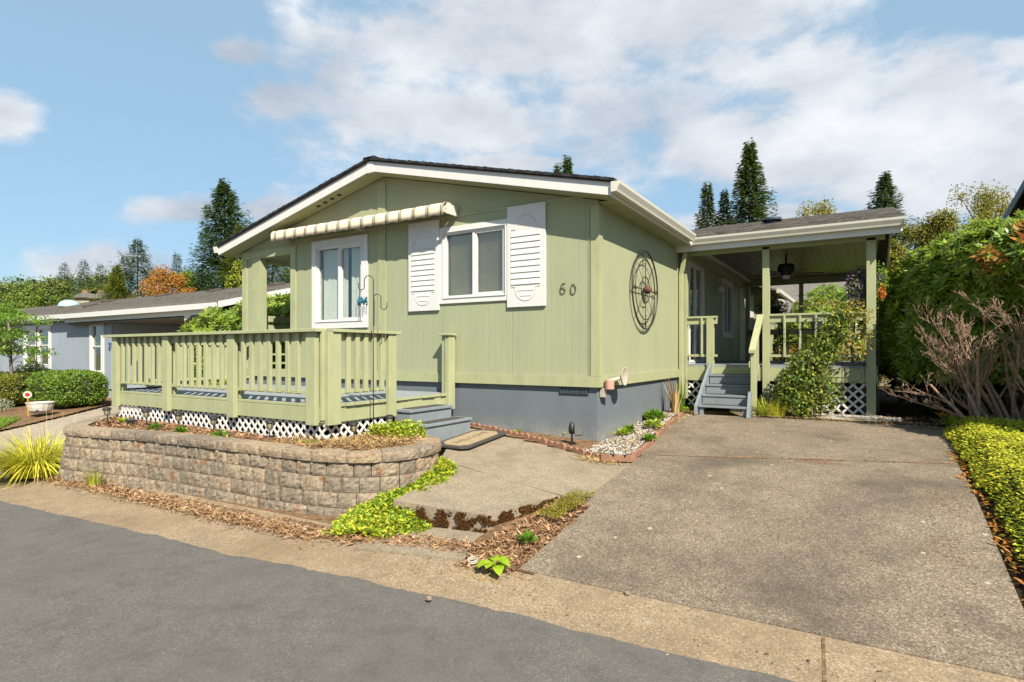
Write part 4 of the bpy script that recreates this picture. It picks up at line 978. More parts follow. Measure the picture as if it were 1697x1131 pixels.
# ------------------------------------------------------------------ retaining wall
def catmull(P, n=12):
    P = [Vector((*p, 0)) for p in P]; P = [P[0]*2-P[1]]+P+[P[-1]*2-P[-2]]; out = []
    for i in range(1, len(P)-2):
        for k in range(n):
            t = k/n; a, b, c, d = P[i-1:i+3]
            out.append(.5*((2*b)+(c-a)*t+(2*a-5*b+4*c-d)*t*t+(3*b-a-3*c+d)*t**3))
    out.append(P[-2]); return out
WP = catmull([(-7.9, -2.0), (-7.3, -2.62), (-6.62, -3.22), (-6.22, -3.45), (-6.0, -3.47), (-5.4, -3.37), (-4.7, -3.22), (-3.37, -3.10), (-2.12, -3.04), (-1.45, -2.88), (-1.10, -2.55), (-1.03, -2.15), (-1.15, -1.80), (-1.45, -1.52), (-1.78, -1.38)])
cum = [0]
for a, b in zip(WP, WP[1:]): cum.append(cum[-1]+(b-a).length)
def wp(s):
    s = max(0, min(cum[-1], s))
    for i in range(len(cum)-1):
        if s <= cum[i+1]:
            t = (s-cum[i])/(cum[i+1]-cum[i]); p = WP[i].lerp(WP[i+1], t); d = (WP[min(i+2, len(WP)-1)]-WP[max(i-1, 0)]).normalized(); return p, d, Vector((d.y, -d.x, 0))
wall = thing('retaining_wall', 'curved low retaining wall of split face concrete blocks round the front flower bed', 'retaining wall', (-4, -3.2, -.2))
rw = random.Random(12)
def block(mb, s0, s1, z0, z1, out, depth, amp, nx=6, nz=5, seed=0):
    """one block following the curve, with a rough split face"""
    grid = []
    for j in range(nz+1):
        row = []
        for i in range(nx+1):
            u = i/nx; v = j/nz; s = s0+(s1-s0)*u; p, d, o = wp(s); z = z0+(z1-z0)*v
            e = min(u, 1-u, )*(s1-s0); ez = min(v, 1-v)*(z1-z0)
            pull = max(0, 1-e/.013)*.015+max(0, 1-ez/.014)*.006
            q = Vector((p.x*9+seed, p.y*9, z*9)); nn = noise.noise(q)*.8+noise.noise(q*2.7)*.7+noise.noise(q*6)*.6
            h = out+amp*nn-pull+.003*math.sin(u*math.pi)*math.sin(v*math.pi)
            pp = p+o*h; row.append(len(mb.v)); mb.v.append((pp.x, pp.y, z))
        grid.append(row)
    for j in range(nz):
        for i in range(nx): mb.f.append((grid[j][i], grid[j][i+1], grid[j+1][i+1], grid[j+1][i]))
    pb = []
    for (s, z) in ((s0, z0), (s1, z0), (s1, z1), (s0, z1)):
        p, d, o = wp(s); pp = p-o*depth; pb.append(len(mb.v)); mb.v.append((pp.x, pp.y, z))
    mb.f.append((pb[0], pb[3], pb[2], pb[1]))
    mb.f.append(tuple(grid[nz][i] for i in range(nx+1))+(pb[2], pb[3])); mb.f.append(tuple(grid[0][i] for i in range(nx, -1, -1))+(pb[0], pb[1]))
    mb.f.append(tuple(grid[j][0] for j in range(nz+1))+(pb[3], pb[0])); mb.f.append(tuple(grid[j][nx] for j in range(nz, -1, -1))+(pb[1], pb[2]))
tops = .085; H_ = .148
for c in range(5):
    mb = MB(); z1 = tops-c*H_; z0 = z1-H_+.002; s = -rw.random()*.2+.05
    while s < cum[-1]:
        ww = rw.choice((.20, .20, .21, .30, .19)); a = max(0, s); b = min(cum[-1], s+ww)
        if b-a > .05: block(mb, a+.0035, b-.0035, z0+rw.random()*.004, z1-rw.random()*.003, -.02+.026*c+rw.uniform(-.008, .008), .2, .014, seed=rw.random()*99)
        s += ww
    mb.build('block_course', m_block, wall)
mb = MB(); s = 0
while s < cum[-1]:
    ww = rw.choice((.40, .44, .36)); b = min(cum[-1], s+ww)
    if b-s > .05: block(mb, s+.003, b-.003, tops+.001, tops+.098+rw.uniform(-.003, .003), .005+rw.uniform(-.006, .006), .25, .010, 9, 3, seed=rw.random()*99)
    s += ww
mb.build('cap_course', m_block, wall)
# planted bed behind the wall
def in_bed(x, y):
    # inside polygon formed by the wall path inset and deck edge
    if y > DY0+.3 and x < DX1: return False
    if x > -1.1 or x < -7.6: return False
    best = 1e9; bp = None
    for i in range(0, len(WP)-1, 3):
        d = (WP[i].x-x)**2+(WP[i].y-y)**2
        if d < best: best = d; bp = i
    p = WP[bp]; d = (WP[min(bp+1, len(WP)-1)]-WP[max(bp-1, 0)]).normalized(); o = Vector((d.y, -d.x, 0))
    return (Vector((x, y, 0))-p).dot(o) < -.2 and not (x < -1.6 and x > DX1+.1 and y > -1.32) 
def zbed(x, y): return .15+.03*noise.noise(Vector((x*3, y*3, 2)))+.04*sst(-2.3, -2.0, x)*(1-sst(-1.6, -1.2, x))
blobbed('planting_bed', lin(-7.6, -1.0, 90), lin(-3.4, -1.3, 34), zbed, m_soil, lambda x, y: in_bed(x, y) or (in_bed(x, y+.1) and in_bed(x, y+.05)))
scatter('bark_mulch', poly_pts(lambda x, y, rs: in_bed(x, y), (-7.5, -1.1, -3.3, -1.3), zbed), 9000, FOL['chips'], .055, .018, 1, 'reddish brown bark chips over the bed behind the block wall', 'mulch')
scatter('dry_leaves', poly_pts(lambda x, y, rs: in_bed(x, y) and x > -2.7, (-2.7, -1.1, -3.0, -1.3), lambda x, y: zbed(x, y)+.02), 3500, FOL['straw'], .075, .008, 2, 'dry straw heaped at the right end of the raised bed', 'dead leaves', .5)
def shoulder(x, y, rs):
    yw = -3.52+.02*noise.noise(Vector((x*3, 0, 0)))
    if x > -1.3: yw = -3.52+(x+1.3)*.28
    return rs.random() < math.exp(-((y-yw-.02)/.11)**2)
scatter('leaf_litter', poly_pts(shoulder, (-6.6, .3, -3.9, -3.0), lambda x, y: zroad(x)+.025), 7500, FOL['chips'], .05, .016, 3, 'bark chips and dead leaves along the foot of the block wall', 'leaf litter', .4)
scatter('leaf_litter', poly_pts(shoulder, (-6.6, .8, -3.95, -3.0), lambda x, y: zroad(x)+.025), 3500, FOL['straw'], .08, .006, 4, 'pale dry grass stems strewn over the leaf litter by the wall foot', 'dead grass', .3)
def tri(x, y, rs): return (x > .25+.20*max(0, y+2.9)+.02 and x < .76 and y < -1.98) or (rs.random() < .15 and y < -3.2)
ztri = lambda x, y: zdrive(x, y)-.012
scatter('bark_mulch', poly_pts(tri, (.05, .85, -3.45, -1.95), ztri), 3200, FOL['chips'], .05, .017, 5, 'bark chips in the wedge between path slab and driveway', 'mulch', .4)
scatter('dry_needles', poly_pts(tri, (.0, .95, -3.6, -2.4), ztri), 1200, FOL['straw'], .06, .005, 6, 'orange brown needles in the wedge between slab and driveway', 'needles', .3)
scatter('leaf_litter', poly_pts(lambda x, y, rs: rs.random() < math.exp(-(y+3.62)**2/.02)*.9 and x > -1.6, (-1.8, 3.6, -3.95, -3.2), lambda x, y: zdrive(x, y)-.004), 260, FOL['chips'], .022, .009, 61, 'sparse dead leaves on the concrete apron by the road', 'leaf litter', .12)
scatter('dead_leaves', poly_pts(lambda x, y, rs: x > 3.72+.02*math.sin(y*5), (3.66, 3.98, -3.6, 1.2), lambda x, y: zdrive(x, y)+.0), 1800, FOL['autumn'], .05, .025, 7, 'red and brown dead leaves along the right edge of the driveway', 'dead leaves', .35)
scatter('dead_leaves', poly_pts(lambda x, y, rs: True, (3.1, 4.4, 2.6, 4.0), lambda x, y: .18), 500, FOL['chips'], .05, .03, 8, 'dead leaves on the dark soil beside the porch', 'dead leaves', .35)
# needle drifts on the driveway
def drift(cx, cy, rx_, ry_, n, seed, label):
    scatter('dry_needles', poly_pts(lambda x, y, rs: rs.random() < math.exp(-((x-cx)/rx_)**2-((y-cy)/ry_)**2), (cx-2*rx_, cx+2*rx_, cy-2*ry_, cy+2*ry_), lambda x, y: zdrive(x, y)+.002), n, FOL['chips'], .016, .004, seed, label, 'needles', .05, lift=.003)
scatter('leaf_litter', poly_pts(lambda x, y, rs: rs.random() < math.exp(-((y-2.98)/.12)**2), (1.3, 3.7, 2.7, 3.4), lambda x, y: .175), 1500, FOL['straw'], .05, .008, 63, 'dry stems and leaves along the far edge of the driveway', 'leaf litter', .3)
scatter('dry_needles', poly_pts(lambda x, y, rs: abs(y-(-.322+.301*(x-.80))) < .02+.05*max(0, noise.noise(Vector((x*2.5, 0, 5)))) and noise.noise(Vector((x*3, 0, 8))) > -.25, (.85, 3.7, -.45, .7), lambda x, y: zdrive(x, y)+.003), 2600, FOL['chips'], .02, .006, 64, 'brown debris caught in the joint across the driveway', 'needles', .05, lift=.003)
drift(2.48, .06, .22, .09, 1500, 9, 'orange needle patch on the joint across the driveway')
drift(3.50, -.9, .14, .25, 900, 10, 'needle patch near the upper right edge of the driveway')
drift(3.42, -1.9, .12, .3, 800, 11, 'needle patch near the lower right edge of the driveway')
scatter('leaf_litter', poly_pts(lambda x, y, rs: noise.noise(Vector((x*5, y*3, 2))) > -.05, (.03, .58, -.5, 3.2), lambda x, y: zdrive(x, y)+.04), 900, FOL['straw'], .05, .012, 62, 'dry leaves caught on the side wall pebbles', 'dead leaves', .4)
drift(.55, .4, .14, .9, 1200, 12, 'needles along the red edging beside the side wall')
# white pebbles: rounded stones
def pebbles(name, f, box, fz, n, seed, label, r=.018):
    rs = np.random.RandomState(seed); P = poly_pts(f, box, fz)(n, rs)
    base = np.array([(0,0,1),(1,0,0),(0,1,0),(-1,0,0),(0,-1,0),(0,0,-1)], float); tri_ = np.array([(0,1,2),(0,2,3),(0,3,4),(0,4,1),(5,2,1),(5,3,2),(5,4,3),(5,1,4)])
    S = r*(.5+rs.random((n, 1, 3))*.9)*np.array([1, 1, .6]); a = rs.random(n)*6.28; c, s = np.cos(a)[:,None], np.sin(a)[:,None]
    B = base[None]*S; X = B[:,:,0]*c-B[:,:,1]*s; Y = B[:,:,0]*s+B[:,:,1]*c; V = np.stack([X, Y, B[:,:,2]], 2)+P[:,None,:]
    Fc = (tri_[None]+(np.arange(n)*6)[:,None,None]).reshape(-1,3)
    tag(np_mesh(name, V.reshape(-1,3), Fc, FOL['pebble']), label, 'pebbles', None, 'stuff')
pebbles('white_pebbles', lambda x, y, rs: x < .60-.11*(y+.5), (.02, .62, -.55, 3.3), lambda x, y: zdrive(x, y)+.022, 1500, 21, 'white pebbles in the narrow bed along the side wall')
pebbles('white_pebbles', lambda x, y, rs: y > 3.08+.22*noise.noise(Vector((x*2.5, 0, 3)))+.06*noise.noise(Vector((x*14, 0, 3))), (2.0, 3.4, 2.9, 3.8), lambda x, y: .172+.015*noise.noise(Vector((x*5, y*5, 3))), 3000, 22, 'white pebbles strewn in front of the porch climber')
# moss on the slab edge
def moss(a, b, n, seed, label, thr, hgt=.15):
    a = Vector(a); b = Vector(b); d = b-a; nn = Vector((d.y, -d.x, 0)).normalized(); rs = np.random.RandomState(seed); P = []; D = []
    tries = 0
    while len(P) < n and tries < n*60:
        tries += 1; t = rs.random(); v = rs.random(); p = a+d*t; zt = zpatio(p.x, p.y)-.004
        if noise.noise(Vector((t*7+seed, v*2.2, 9)))+.5*noise.noise(Vector((t*23, v*7, seed))) + .35*(v-.5) < thr: continue
        q = p+nn*.003; P.append((q.x, q.y, zt-v*hgt)); e = nn+Vector(rs.normal(size=3)*.6); D.append(tuple(e))
    P = np.array(P); D = np.array(D); V, Fc = leaf_arrays(P, D, .010+.012*rs.random(len(P)), .010, rs, .1)
    tag(np_mesh('moss', V, Fc, FOL['moss']), label, 'moss', None, 'stuff')
moss((pA.x, pA.y-.003, 0), (pB.x, pB.y-.003, 0), 5200, 3, 'rust brown moss on the front edge of the path slab', -.02)
moss((pB.x+.003, pB.y, 0), (.443, -1.97, 0), 5200, 4, 'rust brown moss on the right edge of the path slab', -.08, .09)

# ------------------------------------------------------------------ red scalloped edging, one object per section
def edging(p, d, L, label, n=3, h=.085):
    p = Vector(p); d = Vector((d[0], d[1], 0)).normalized(); nn = Vector((-d.y, d.x, 0)); slope = 0
    m = MB(); prof = [(-L/2, 0)]
    for k in range(n):
        w_ = L/n; c = -L/2+w_*(k+.5)
        prof += [(c+w_/2*.97*math.cos(t), h-.035+.035*math.sin(t)) for t in [math.pi-math.pi*q/8 for q in range(9)]]
    prof += [(L/2, 0)]
    m.prism([p+d*a+Vector((0, 0, b))-nn*.022 for a, b in prof], nn*.044)
    o = m.build('edging_brick', m_brick, bevel=.006); tag(o, label, 'edging brick', 'red scalloped edging sections'); return o
EP = [(-2.12, .0), (-1.6, -.10), (-.84, -.30), (-.21, -.49), (.35, -.68)]
def path_at(P, s):
    for (a, b) in zip(P, P[1:]):
        A = Vector(a); B = Vector(b); L = (B-A).length
        if s <= L: return A+(B-A)*(s/L), (B-A).normalized()
        s -= L
    return Vector(P[-1]), (Vector(P[-1])-Vector(P[-2])).normalized()
ords = ['first', 'second', 'third', 'fourth', 'fifth', 'sixth', 'seventh', 'eighth', 'ninth', 'tenth', 'eleventh']
for i in range(8):
    p, d = path_at(EP, .17+i*.325)
    edging((p.x, p.y, zpatio(p.x, p.y)-.015+rw.uniform(-.008, .008)), (d.x+rw.uniform(-.05, .05), d.y+rw.uniform(-.05, .05)), .31, '%s red scalloped edging section along the front skirting counted from the steps' % ords[i])
EP2 = [(.40, -.72), (.66, -.62), (.60, .3), (.42, 1.6), (.34, 2.9)]
for i in range(9):
    p, d = path_at(EP2, .14+i*.42)
    edging((p.x, p.y, zdrive(p.x, p.y)-.02), (d.x, d.y), .40, '%s red edging section beside the side wall counted from the house corner' % ords[i], 1 if i > 1 else 3, .075)
scatter('dry_grass', poly_pts(lambda x, y, rs: rs.random() < math.exp(-((x-.32)/.2)**2-((y+.74)/.08)**2), (-.1, .8, -.95, -.5), lambda x, y: zpatio(x, y)+.01), 700, FOL['straw'], .07, .007, 13, 'dry orange grass tuft at the house corner edging', 'dry grass', .6)

# ------------------------------------------------------------------ path lights
def solar(loc, label, h=.24, tilt=(0, 0)):
    t = thing('path_light', label, 'path light', loc, 'solar path lights'); x, y, z = loc
    m = MB(); m.tube([(x, y, z-.05), (x, y, z+h-.10)], .007, 6); m.build('stake', m_blackp, t)
    m = MB(); m.lathe([(.012, h-.11), (.030, h-.095), (.036, h-.05), (.042, h-.025)], (x, y, z), 14); m.build('lens', m_lampg, t, smooth=True)
    m = MB()
    for k in range(6):
        a = k*math.pi/3; m.tube([(x+.014*math.cos(a), y+.014*math.sin(a), z+h-.11), (x+.034*math.cos(a), y+.034*math.sin(a), z+h-.09), (x+.045*math.cos(a), y+.045*math.sin(a), z+h-.022)], .003, 4)
    m.build('cage', m_blackp, t)
    m = MB(); m.lathe([(0, h+.012), (.03, h+.012), (.055, h-.004), (.060, h-.018), (.052, h-.026), (0, h-.022)], (x, y, z), 16); m.build('cap', m_blackp, t)
    return t
L0 = solar((0, 0, 0), 'x')
sp_ = [((-6.37, -2.86, .14), 'black solar path light at the far left tip of the raised bed'),
       ((-5.62, -2.70, .14), 'black solar path light in front of the leftmost deck bay beside small dark flowers'),
       ((-4.90, -2.66, .13), 'black solar path light in front of the second deck post from the left'),
       ((-4.20, -2.60, .12), 'black solar path light leaning slightly before the middle of the lattice'),
       ((-3.12, -2.56, .13), 'black solar path light just left of the deck corner'),
       ((-2.02, -2.26, .15), 'black solar path light just right of the deck corner, by the hook'),
       ((-2.08, -1.62, .16), 'black solar path light half hidden in vines next to the steps')]
for i, (loc, lab) in enumerate(sp_):
    o = copy_tree(L0); o.location = loc; o['label'] = lab; o.rotation_euler = (rw.uniform(-.08, .08), rw.uniform(-.08, .08), rw.random()*3)
for ch in list(L0.children): bpy.data.objects.remove(ch)
bpy.data.objects.remove(L0)

# shepherd hook with wind chime
hk = thing('shepherd_hook', 'tall thin double shepherd hook standing in the raised bed before the deck corner', 'plant hook', (-2.28, -1.78, .15))
bx, by = -2.10, -1.88
hk.location = (bx, by, .15)
def hookpts(zb, R, s, drop, curl=.035):
    d = CAMR*s; pts = [(bx, by, zb-.4), (bx, by, zb)]
    for k in range(1, 13):
        a = math.pi*k/12; p = Vector((bx, by, zb))+d*(R-R*math.cos(a))+Vector((0, 0, R*1.1*math.sin(a))); pts.append(tuple(p))
    e = Vector(pts[-1]); c = e+d*curl+Vector((0, 0, -drop)); 
    for k in range(9):
        a = math.pi+math.pi*k/8; p = c+d*curl*math.cos(a)+Vector((0, 0, curl*math.sin(a))); pts.append(tuple(p))
    pts.append(tuple(Vector(pts[-1])+Vector((0, 0, .05)))); return pts
m = MB(); m.tube([(bx, by, -.1), (bx, by, 2.04)], .006, 8); m.build('pole', m_bronze, hk, smooth=True)
m = MB(); m.tube(hookpts(2.04, .055, -1, .075), .0055, 8); m.build('hook', m_bronze, hk, smooth=True)
m = MB(); m.tube([(bx+.008, by, 1.50), (bx+.012, by, 1.80)]+hookpts(1.83, .045, 1, .10)[2:], .0055, 8); m.build('hook', m_bronze, hk, smooth=True)
m = MB(); m.tube([(bx, by, .22), tuple(Vector((bx, by, .27))-CAMR*.03), tuple(Vector((bx, by, .27))-CAMR*.11), tuple(Vector((bx, by, .16))-CAMR*.12)], .005, 6); m.build('foot_prong', m_bronze, hk)
hp = Vector((bx, by, 0))-CAMR*(.11+.035); hz = 2.04-.075-.035
wc = thing('wind_chime', 'blue glass wind chime with thin metal tubes hanging from the shepherd hook', 'wind chime', (hp.x, hp.y, hz))
m = MB(); 
for s in (-1, 1): m.tube([(hp.x, hp.y, hz+.0), tuple(hp+CAMR*.04*s+Vector((0, 0, hz-.12)))], .0015, 4)
m.build('cord', m_bronze, wc)
m = MB(); rr = random.Random(2)
for k in range(16):
    c = hp+CAMR*rr.uniform(-.065, .065)+CAMD*rr.uniform(-.03, .03)+Vector((0, 0, hz-.145+rr.uniform(-.03, .035))); r = rr.uniform(.014, .024)
    m.lathe([(.001, -r*1.5), (r, -r*.3), (r*.5, r), (.001, r*2.4)], c, 6, (rr.uniform(-.4, .4), rr.uniform(-.4, .4), 1))
m.build('ornament', m_teal, wc)
for k in range(6):
    c = hp+CAMR*(-.06+.024*k)+CAMD*rr.uniform(-.02, .02); L = .13+.05*math.sin(k*1.1)
    m = MB(); m.tube([tuple(c+Vector((0, 0, hz-.17))), tuple(c+Vector((0, 0, hz-.20)))], .001, 4); m.tube([tuple(c+Vector((0, 0, hz-.195))), tuple(c+Vector((0, 0, hz-.20-L)))], .0058, 6); m.build('tube', m_alu, wc)

# spot light and small finds
sl_ = thing('solar_spotlight', 'small black solar spotlight in the soil near the house corner', 'spotlight', (-.22, -.33, .06)); x, y, z = -.22, -.33, .05
m = MB(); m.tube([(x, y, z-.05), (x, y, z+.12)], .012, 8); m.build('stake', m_blackp, sl_)
m = MB(); m.lathe([(0, -.06), (.035, -.06), (.045, .0), (.03, .07), (.01, .085)], (x, y, z+.17), 12); m.build('lamp_head', m_blackp, sl_, smooth=True)
m = MB(); m.T = Matrix.Translation((x+.10, y-.02, z+.15)) @ Matrix.Rotation(.5, 4, 'Z') @ Matrix.Rotation(-.6, 4, 'X'); m.cbox(-.05, .05, -.008, .008, -.06, .06); m.build('solar_panel', m_blackp, sl_)
pr1 = G(783, 932, -.39)
m = MB(); m.ring((pr1.x, pr1.y, pr1.z+.02), (.1, -.15, 1), (1, 0, 0), .036, .006, 28, 8); m.ring((pr1.x, pr1.y, pr1.z+.006), (.1, -.15, 1), (1, 0, 0), .036, .006, 28, 8)
tag(m.build('pipe_ring', m_beige, smooth=True), 'white plastic pipe end in the soil beside the bright green hosta', 'pipe')
for k in range(2):
    p = G((711, 1040)[k], (994, 985)[k], -.40); m = MB(); m.lathe([(.001, 0), (.022, .004), (.02, .016), (.001, .022)], p, 7); tag(m.build('stone', m_block), ('small pale stone on the asphalt edge', 'small red brown stone on the near driveway')[k], 'stone')

# ------------------------------------------------------------------ plants
def rosette(name, p, n, L, W, mat, label, cat, seed, up=.6, group=None, tiers=1):
    rs = np.random.RandomState(seed); a = rs.random(n)*2*np.pi; e = rs.random(n)*1.1+(.1 if up < .8 else .45)*up
    D = np.stack([np.cos(a)*np.cos(e), np.sin(a)*np.cos(e), np.sin(e)], 1)
    P = np.array([p]*n)+np.stack([np.cos(a), np.sin(a), np.zeros(n)], 1)*rs.random((n, 1))*L*.35
    m1 = P+D*(L*.5)*(.6+.6*rs.random((n, 1)))
    t = thing(name, label, cat, tuple(p), group)
    V, Fc = leaf_arrays(m1-D*.0, D*[1, 1, .5], L*(.6+.5*rs.random(n)), W*(.7+.5*rs.random(n)), rs, .2, np.tile([0, 0, 1.], (n, 1)))
    np_mesh('leaves', V, Fc, mat, t)
    m = MB()
    for k in range(0, n, max(1, n//14)): m.tube([tuple(P[k]), tuple(m1[k])], .0025, 4)
    m.build('stem', FOL['green'], t); return t
def crown_mesh(name, blobs, n, mat, L, W, seed, parent, shell=.25, out=.5, zmin=None, droop=0., lump=.12):
    rs = np.random.RandomState(seed); P, Nn = ell_points(blobs, n, rs, shell, zmin=zmin, lump=lump)
    D = nrm(Nn*out+nrm(rs.normal(size=(n, 3)))*.8+np.array([0, 0, .25-droop]))
    V, Fc = leaf_arrays(P-D*L*.3, D, L*(.6+.7*rs.random(n)), W*(.6+.7*rs.random(n)), rs, .15, Nn+[0, 0, .4])
    return np_mesh(name, V, Fc, mat, parent)
def whorls(name, blobs, n, mat, L, W, seed, parent, k=8, shell=.25, zmin=None, sel=None, lump=.12):
    rs = np.random.RandomState(seed); P, Nn = ell_points(blobs, n, rs, shell, zmin=zmin, lump=lump)
    if sel is not None: q = sel(P); P, Nn = P[q], Nn[q]
    Nn = nrm(Nn+rs.normal(size=Nn.shape)*.3+[0, 0, .35]); n = len(P)
    r = nrm(np.cross(Nn, rs.normal(size=(n, 3)))); s = np.cross(Nn, r); PP = []; DD = []; UU = []
    for i in range(k):
        a = 2*np.pi*i/k+rs.random((n, 1))*.5; d = r*np.cos(a)+s*np.sin(a); D = nrm(d+Nn*(.15+.5*rs.random((n, 1)))); PP.append(P); DD.append(D); UU.append(Nn)
    P = np.concatenate(PP); D = np.concatenate(DD); U = np.concatenate(UU); m = len(P)
    V, Fc = leaf_arrays(P, D, L*(.7+.5*rs.random(m)), W*(.8+.4*rs.random(m)), rs, -.15, U*3)
    return np_mesh(name, V, Fc, mat, parent)
def limbs(parent, base, tips, r0, mat, seed, name='branch'):
    rr = random.Random(seed); m = MB(); base = Vector(base)
    for t in tips:
        t = Vector(t); mid = base.lerp(t, .5)+Vector((rr.uniform(-.1, .1), rr.uniform(-.1, .1), .1))*(t-base).length*.4
        pts = []
        for k in range(7):
            u = k/6; pts.append(base*(1-u)**2+mid*2*u*(1-u)+t*u*u)
        m.tube(pts, [r0*(1-.8*k/6) for k in range(7)], 7)
    return m.build(name, mat, parent, smooth=True)

# big rhododendron on the right
RB = [(5.2, 3.05, 2.45, .85, .62, .55), (4.5, 3.3, 2.45, .6, .6, .48), (3.8, 4.45, 1.3, .50, .7, .8), (4.3, 4.1, 1.35, .7, .7, .9), (5.0, 3.9, 1.3, .8, .7, .9), (3.65, 7.0, 1.3, .55, 1.6, 1.4), (3.95, 4.7, 1.9, .75, 1.0, .95), (4.5, 4.2, 2.15, 1.0, 1.1, .90), (5.2, 3.8, 2.2, 1.0, 1.1, .92), (5.9, 3.4, 2.15, 1.1, 1.2, .95), (6.9, 3.0, 2.1, 1.2, 1.2, 1.0), (3.85, 5.2, 1.1, .62, .9, .8), (4.6, 5.4, 1.4, 1.2, 1.1, 1.4), (6.0, 4.8, 1.5, 1.3, 1.2, 1.4), (6.3, 1.9, 2.1, .9, .8, .9), (5.7, 1.3, 2.1, .5, .55, .7), (4.2, 5.0, .5, .8, .7, .6), (5.2, 4.6, .5, 1.1, .7, .6), (6.6, 4.0, .6, 1.1, .8, .7)]
rh = thing('rhododendron_hedge', 'huge rhododendron with glossy green whorled leaves filling the right side beyond the driveway', 'shrub', (5, 4.6, .15))
whorls('foliage', RB, 15500, FOL['rhodo'], .135, .044, 31, rh, 7, .16, zmin=.78, lump=.14)
rsx = np.random.RandomState(5)
def pick(P):
    c = [(4.75, 2.45, 2.66, .20), (5.35, 2.4, 2.75, .22), (4.35, 2.75, 2.4, .14), (4.75, 3.0, 2.62, .26), (5.05, 3.0, 2.95, .16), (4.2, 3.4, 1.95, .10), (4.5, 3.2, 2.4, .14), (5.5, 2.6, 2.6, .12)]; q = np.zeros(len(P), bool)
    for a, b, z, r in c: q |= ((P[:,0]-a)**2+(P[:,1]-b)**2*.3+(P[:,2]-z)**2) < r*r
    return q
whorls('scorched_foliage', [(a, b-.06, c+.03, d, e, f) for a, b, c, d, e, f in RB], 9000, FOL['rhodo_or'], .13, .045, 32, rh, 7, .08, zmin=.9, sel=pick)
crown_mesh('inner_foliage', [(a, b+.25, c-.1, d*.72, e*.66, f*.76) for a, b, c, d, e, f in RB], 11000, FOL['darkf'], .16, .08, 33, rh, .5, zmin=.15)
limbs(rh, (4.9, 4.7, .1), [(3.9, 4.6, 1.8), (4.4, 4.2, 2.2), (5.2, 3.9, 2.3), (5.9, 3.6, 2.2), (4.6, 5.4, 2), (6.3, 3.8, 2.2), (4.2, 5.0, 1.6)], .06, m_wood, 3, 'trunk')

# bare branching shrub in front of it
bs = thing('bare_shrub', 'leafless grey brown shrub with tangled upright branches in front of the rhododendron', 'shrub', (4.7, 2.9, .15))
def bare(parent, base, seed, targets, r0, depth=4):
    base = Vector(base)+Vector((0, -.38, 0)); targets = [Vector(t)+Vector((0, -.38, 0)) for t in targets]
    rr = random.Random(seed); m = MB(); mt = MB()
    def grow(p, d, L, r, lv):
        n = 5; pts = [p]; rs_ = [r]; q = Vector(p); dd = Vector(d)
        for k in range(n):
            dd = (dd+Vector((rr.uniform(-1, 1), rr.uniform(-1, 1), rr.uniform(-.6, 1)))*.13).normalized(); q = q+dd*(L/n); pts.append(Vector(q)); rs_.append(r*(1-.45*(k+1)/n))
            if lv > 0 and k >= 1 and rr.random() < (.72 if lv > 1 else .6):
                sd = (dd+Vector((rr.uniform(-1, 1), rr.uniform(-1, 1), rr.uniform(-.4, .7)))*.8).normalized(); grow(Vector(q), sd, L*rr.uniform(.36, .58), max(.0042, rs_[-1]*.60), lv-1)
        (m if r > .006 else mt).tube(pts, rs_, 7 if r > .01 else 4, cap=False)
    for t in targets:
        b = Vector(base)+Vector((rr.uniform(-.14, .14), rr.uniform(-.14, .14), 0)); d = Vector(t)-b; grow(b, d.normalized(), d.length*.66, r0*rr.uniform(.65, 1.1), depth)
    m.build('branch', m_bare, parent, smooth=True); mt.build('twig', m_bare, parent)
bare(bs, (4.55, 3.25, .15), 8, [(3.5, 3.0, 1.35), (3.6, 2.9, 1.7), (3.75, 3.0, 1.5), (3.85, 2.9, 1.8), (4.05, 3.0, 1.8), (4.3, 2.9, 1.9), (4.5, 2.7, 1.9), (3.6, 3.0, .7), (3.7, 3.2, 1.05), (4.7, 2.9, 1.9)], .034, 5)
bare(bs, (4.95, 3.0, .15), 18, [(4.5, 2.7, 1.9), (4.8, 2.6, 2.0), (5.2, 2.5, 2.0), (5.6, 2.5, 1.9), (4.3, 2.6, 1.5), (5.0, 2.7, 1.9)], .036, 5)
p = G(1560, 700, .12)
rosette('sprig', (3.95, 2.75, .18), 40, .13, .045, FOL['hosta'], 'yellow green leafy sprig at the foot of the bare shrub', 'plant', 40, 1.0)
rosette('sprig', (3.85, 2.8, .28), 14, .10, .035, FOL['autumn'], 'small russet leafed sprig beside the yellow green one', 'plant', 41, 1.0)

bare(bs, (4.25, 2.95, .15), 28, [(3.5, 2.8, 1.2), (3.7, 2.7, 1.6), (3.95, 2.7, 1.8), (4.2, 2.6, 1.85), (3.45, 2.8, .8)], .028, 5)
# ground cover bank on the right
def hcov(x, y): return sst(3.72+.07*noise.noise(Vector((0, y*1.7, 3)))+.05*noise.noise(Vector((1, y*5, 3))), 4.05, x)*(.22+.05*noise.noise(Vector((x*2.2, y*2.2, 7))))
def front_edge(x, y): return y < 2.5-.15*(x-3.7)+.12*noise.noise(Vector((x*2, y, 1)))
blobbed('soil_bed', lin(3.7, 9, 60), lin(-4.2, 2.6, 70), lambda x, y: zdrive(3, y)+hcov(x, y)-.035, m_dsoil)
rs = np.random.RandomState(50); n = 80000; X = 3.7+5.0*rs.random(n)**1.7; Y = -3.9+6.5*rs.random(n)
keep = np.array([hcov(x, y) > .03 and front_edge(x, y) for x, y in zip(X, Y)]); X, Y = X[keep], Y[keep]; n = len(X)
Z = np.array([zdrive(3, y)+hcov(x, y) for x, y in zip(X, Y)])-.02+rs.random(n)*.045
a = rs.random(n)*2*np.pi; D = np.stack([np.cos(a), np.sin(a), -.1+.5*rs.random(n)], 1)
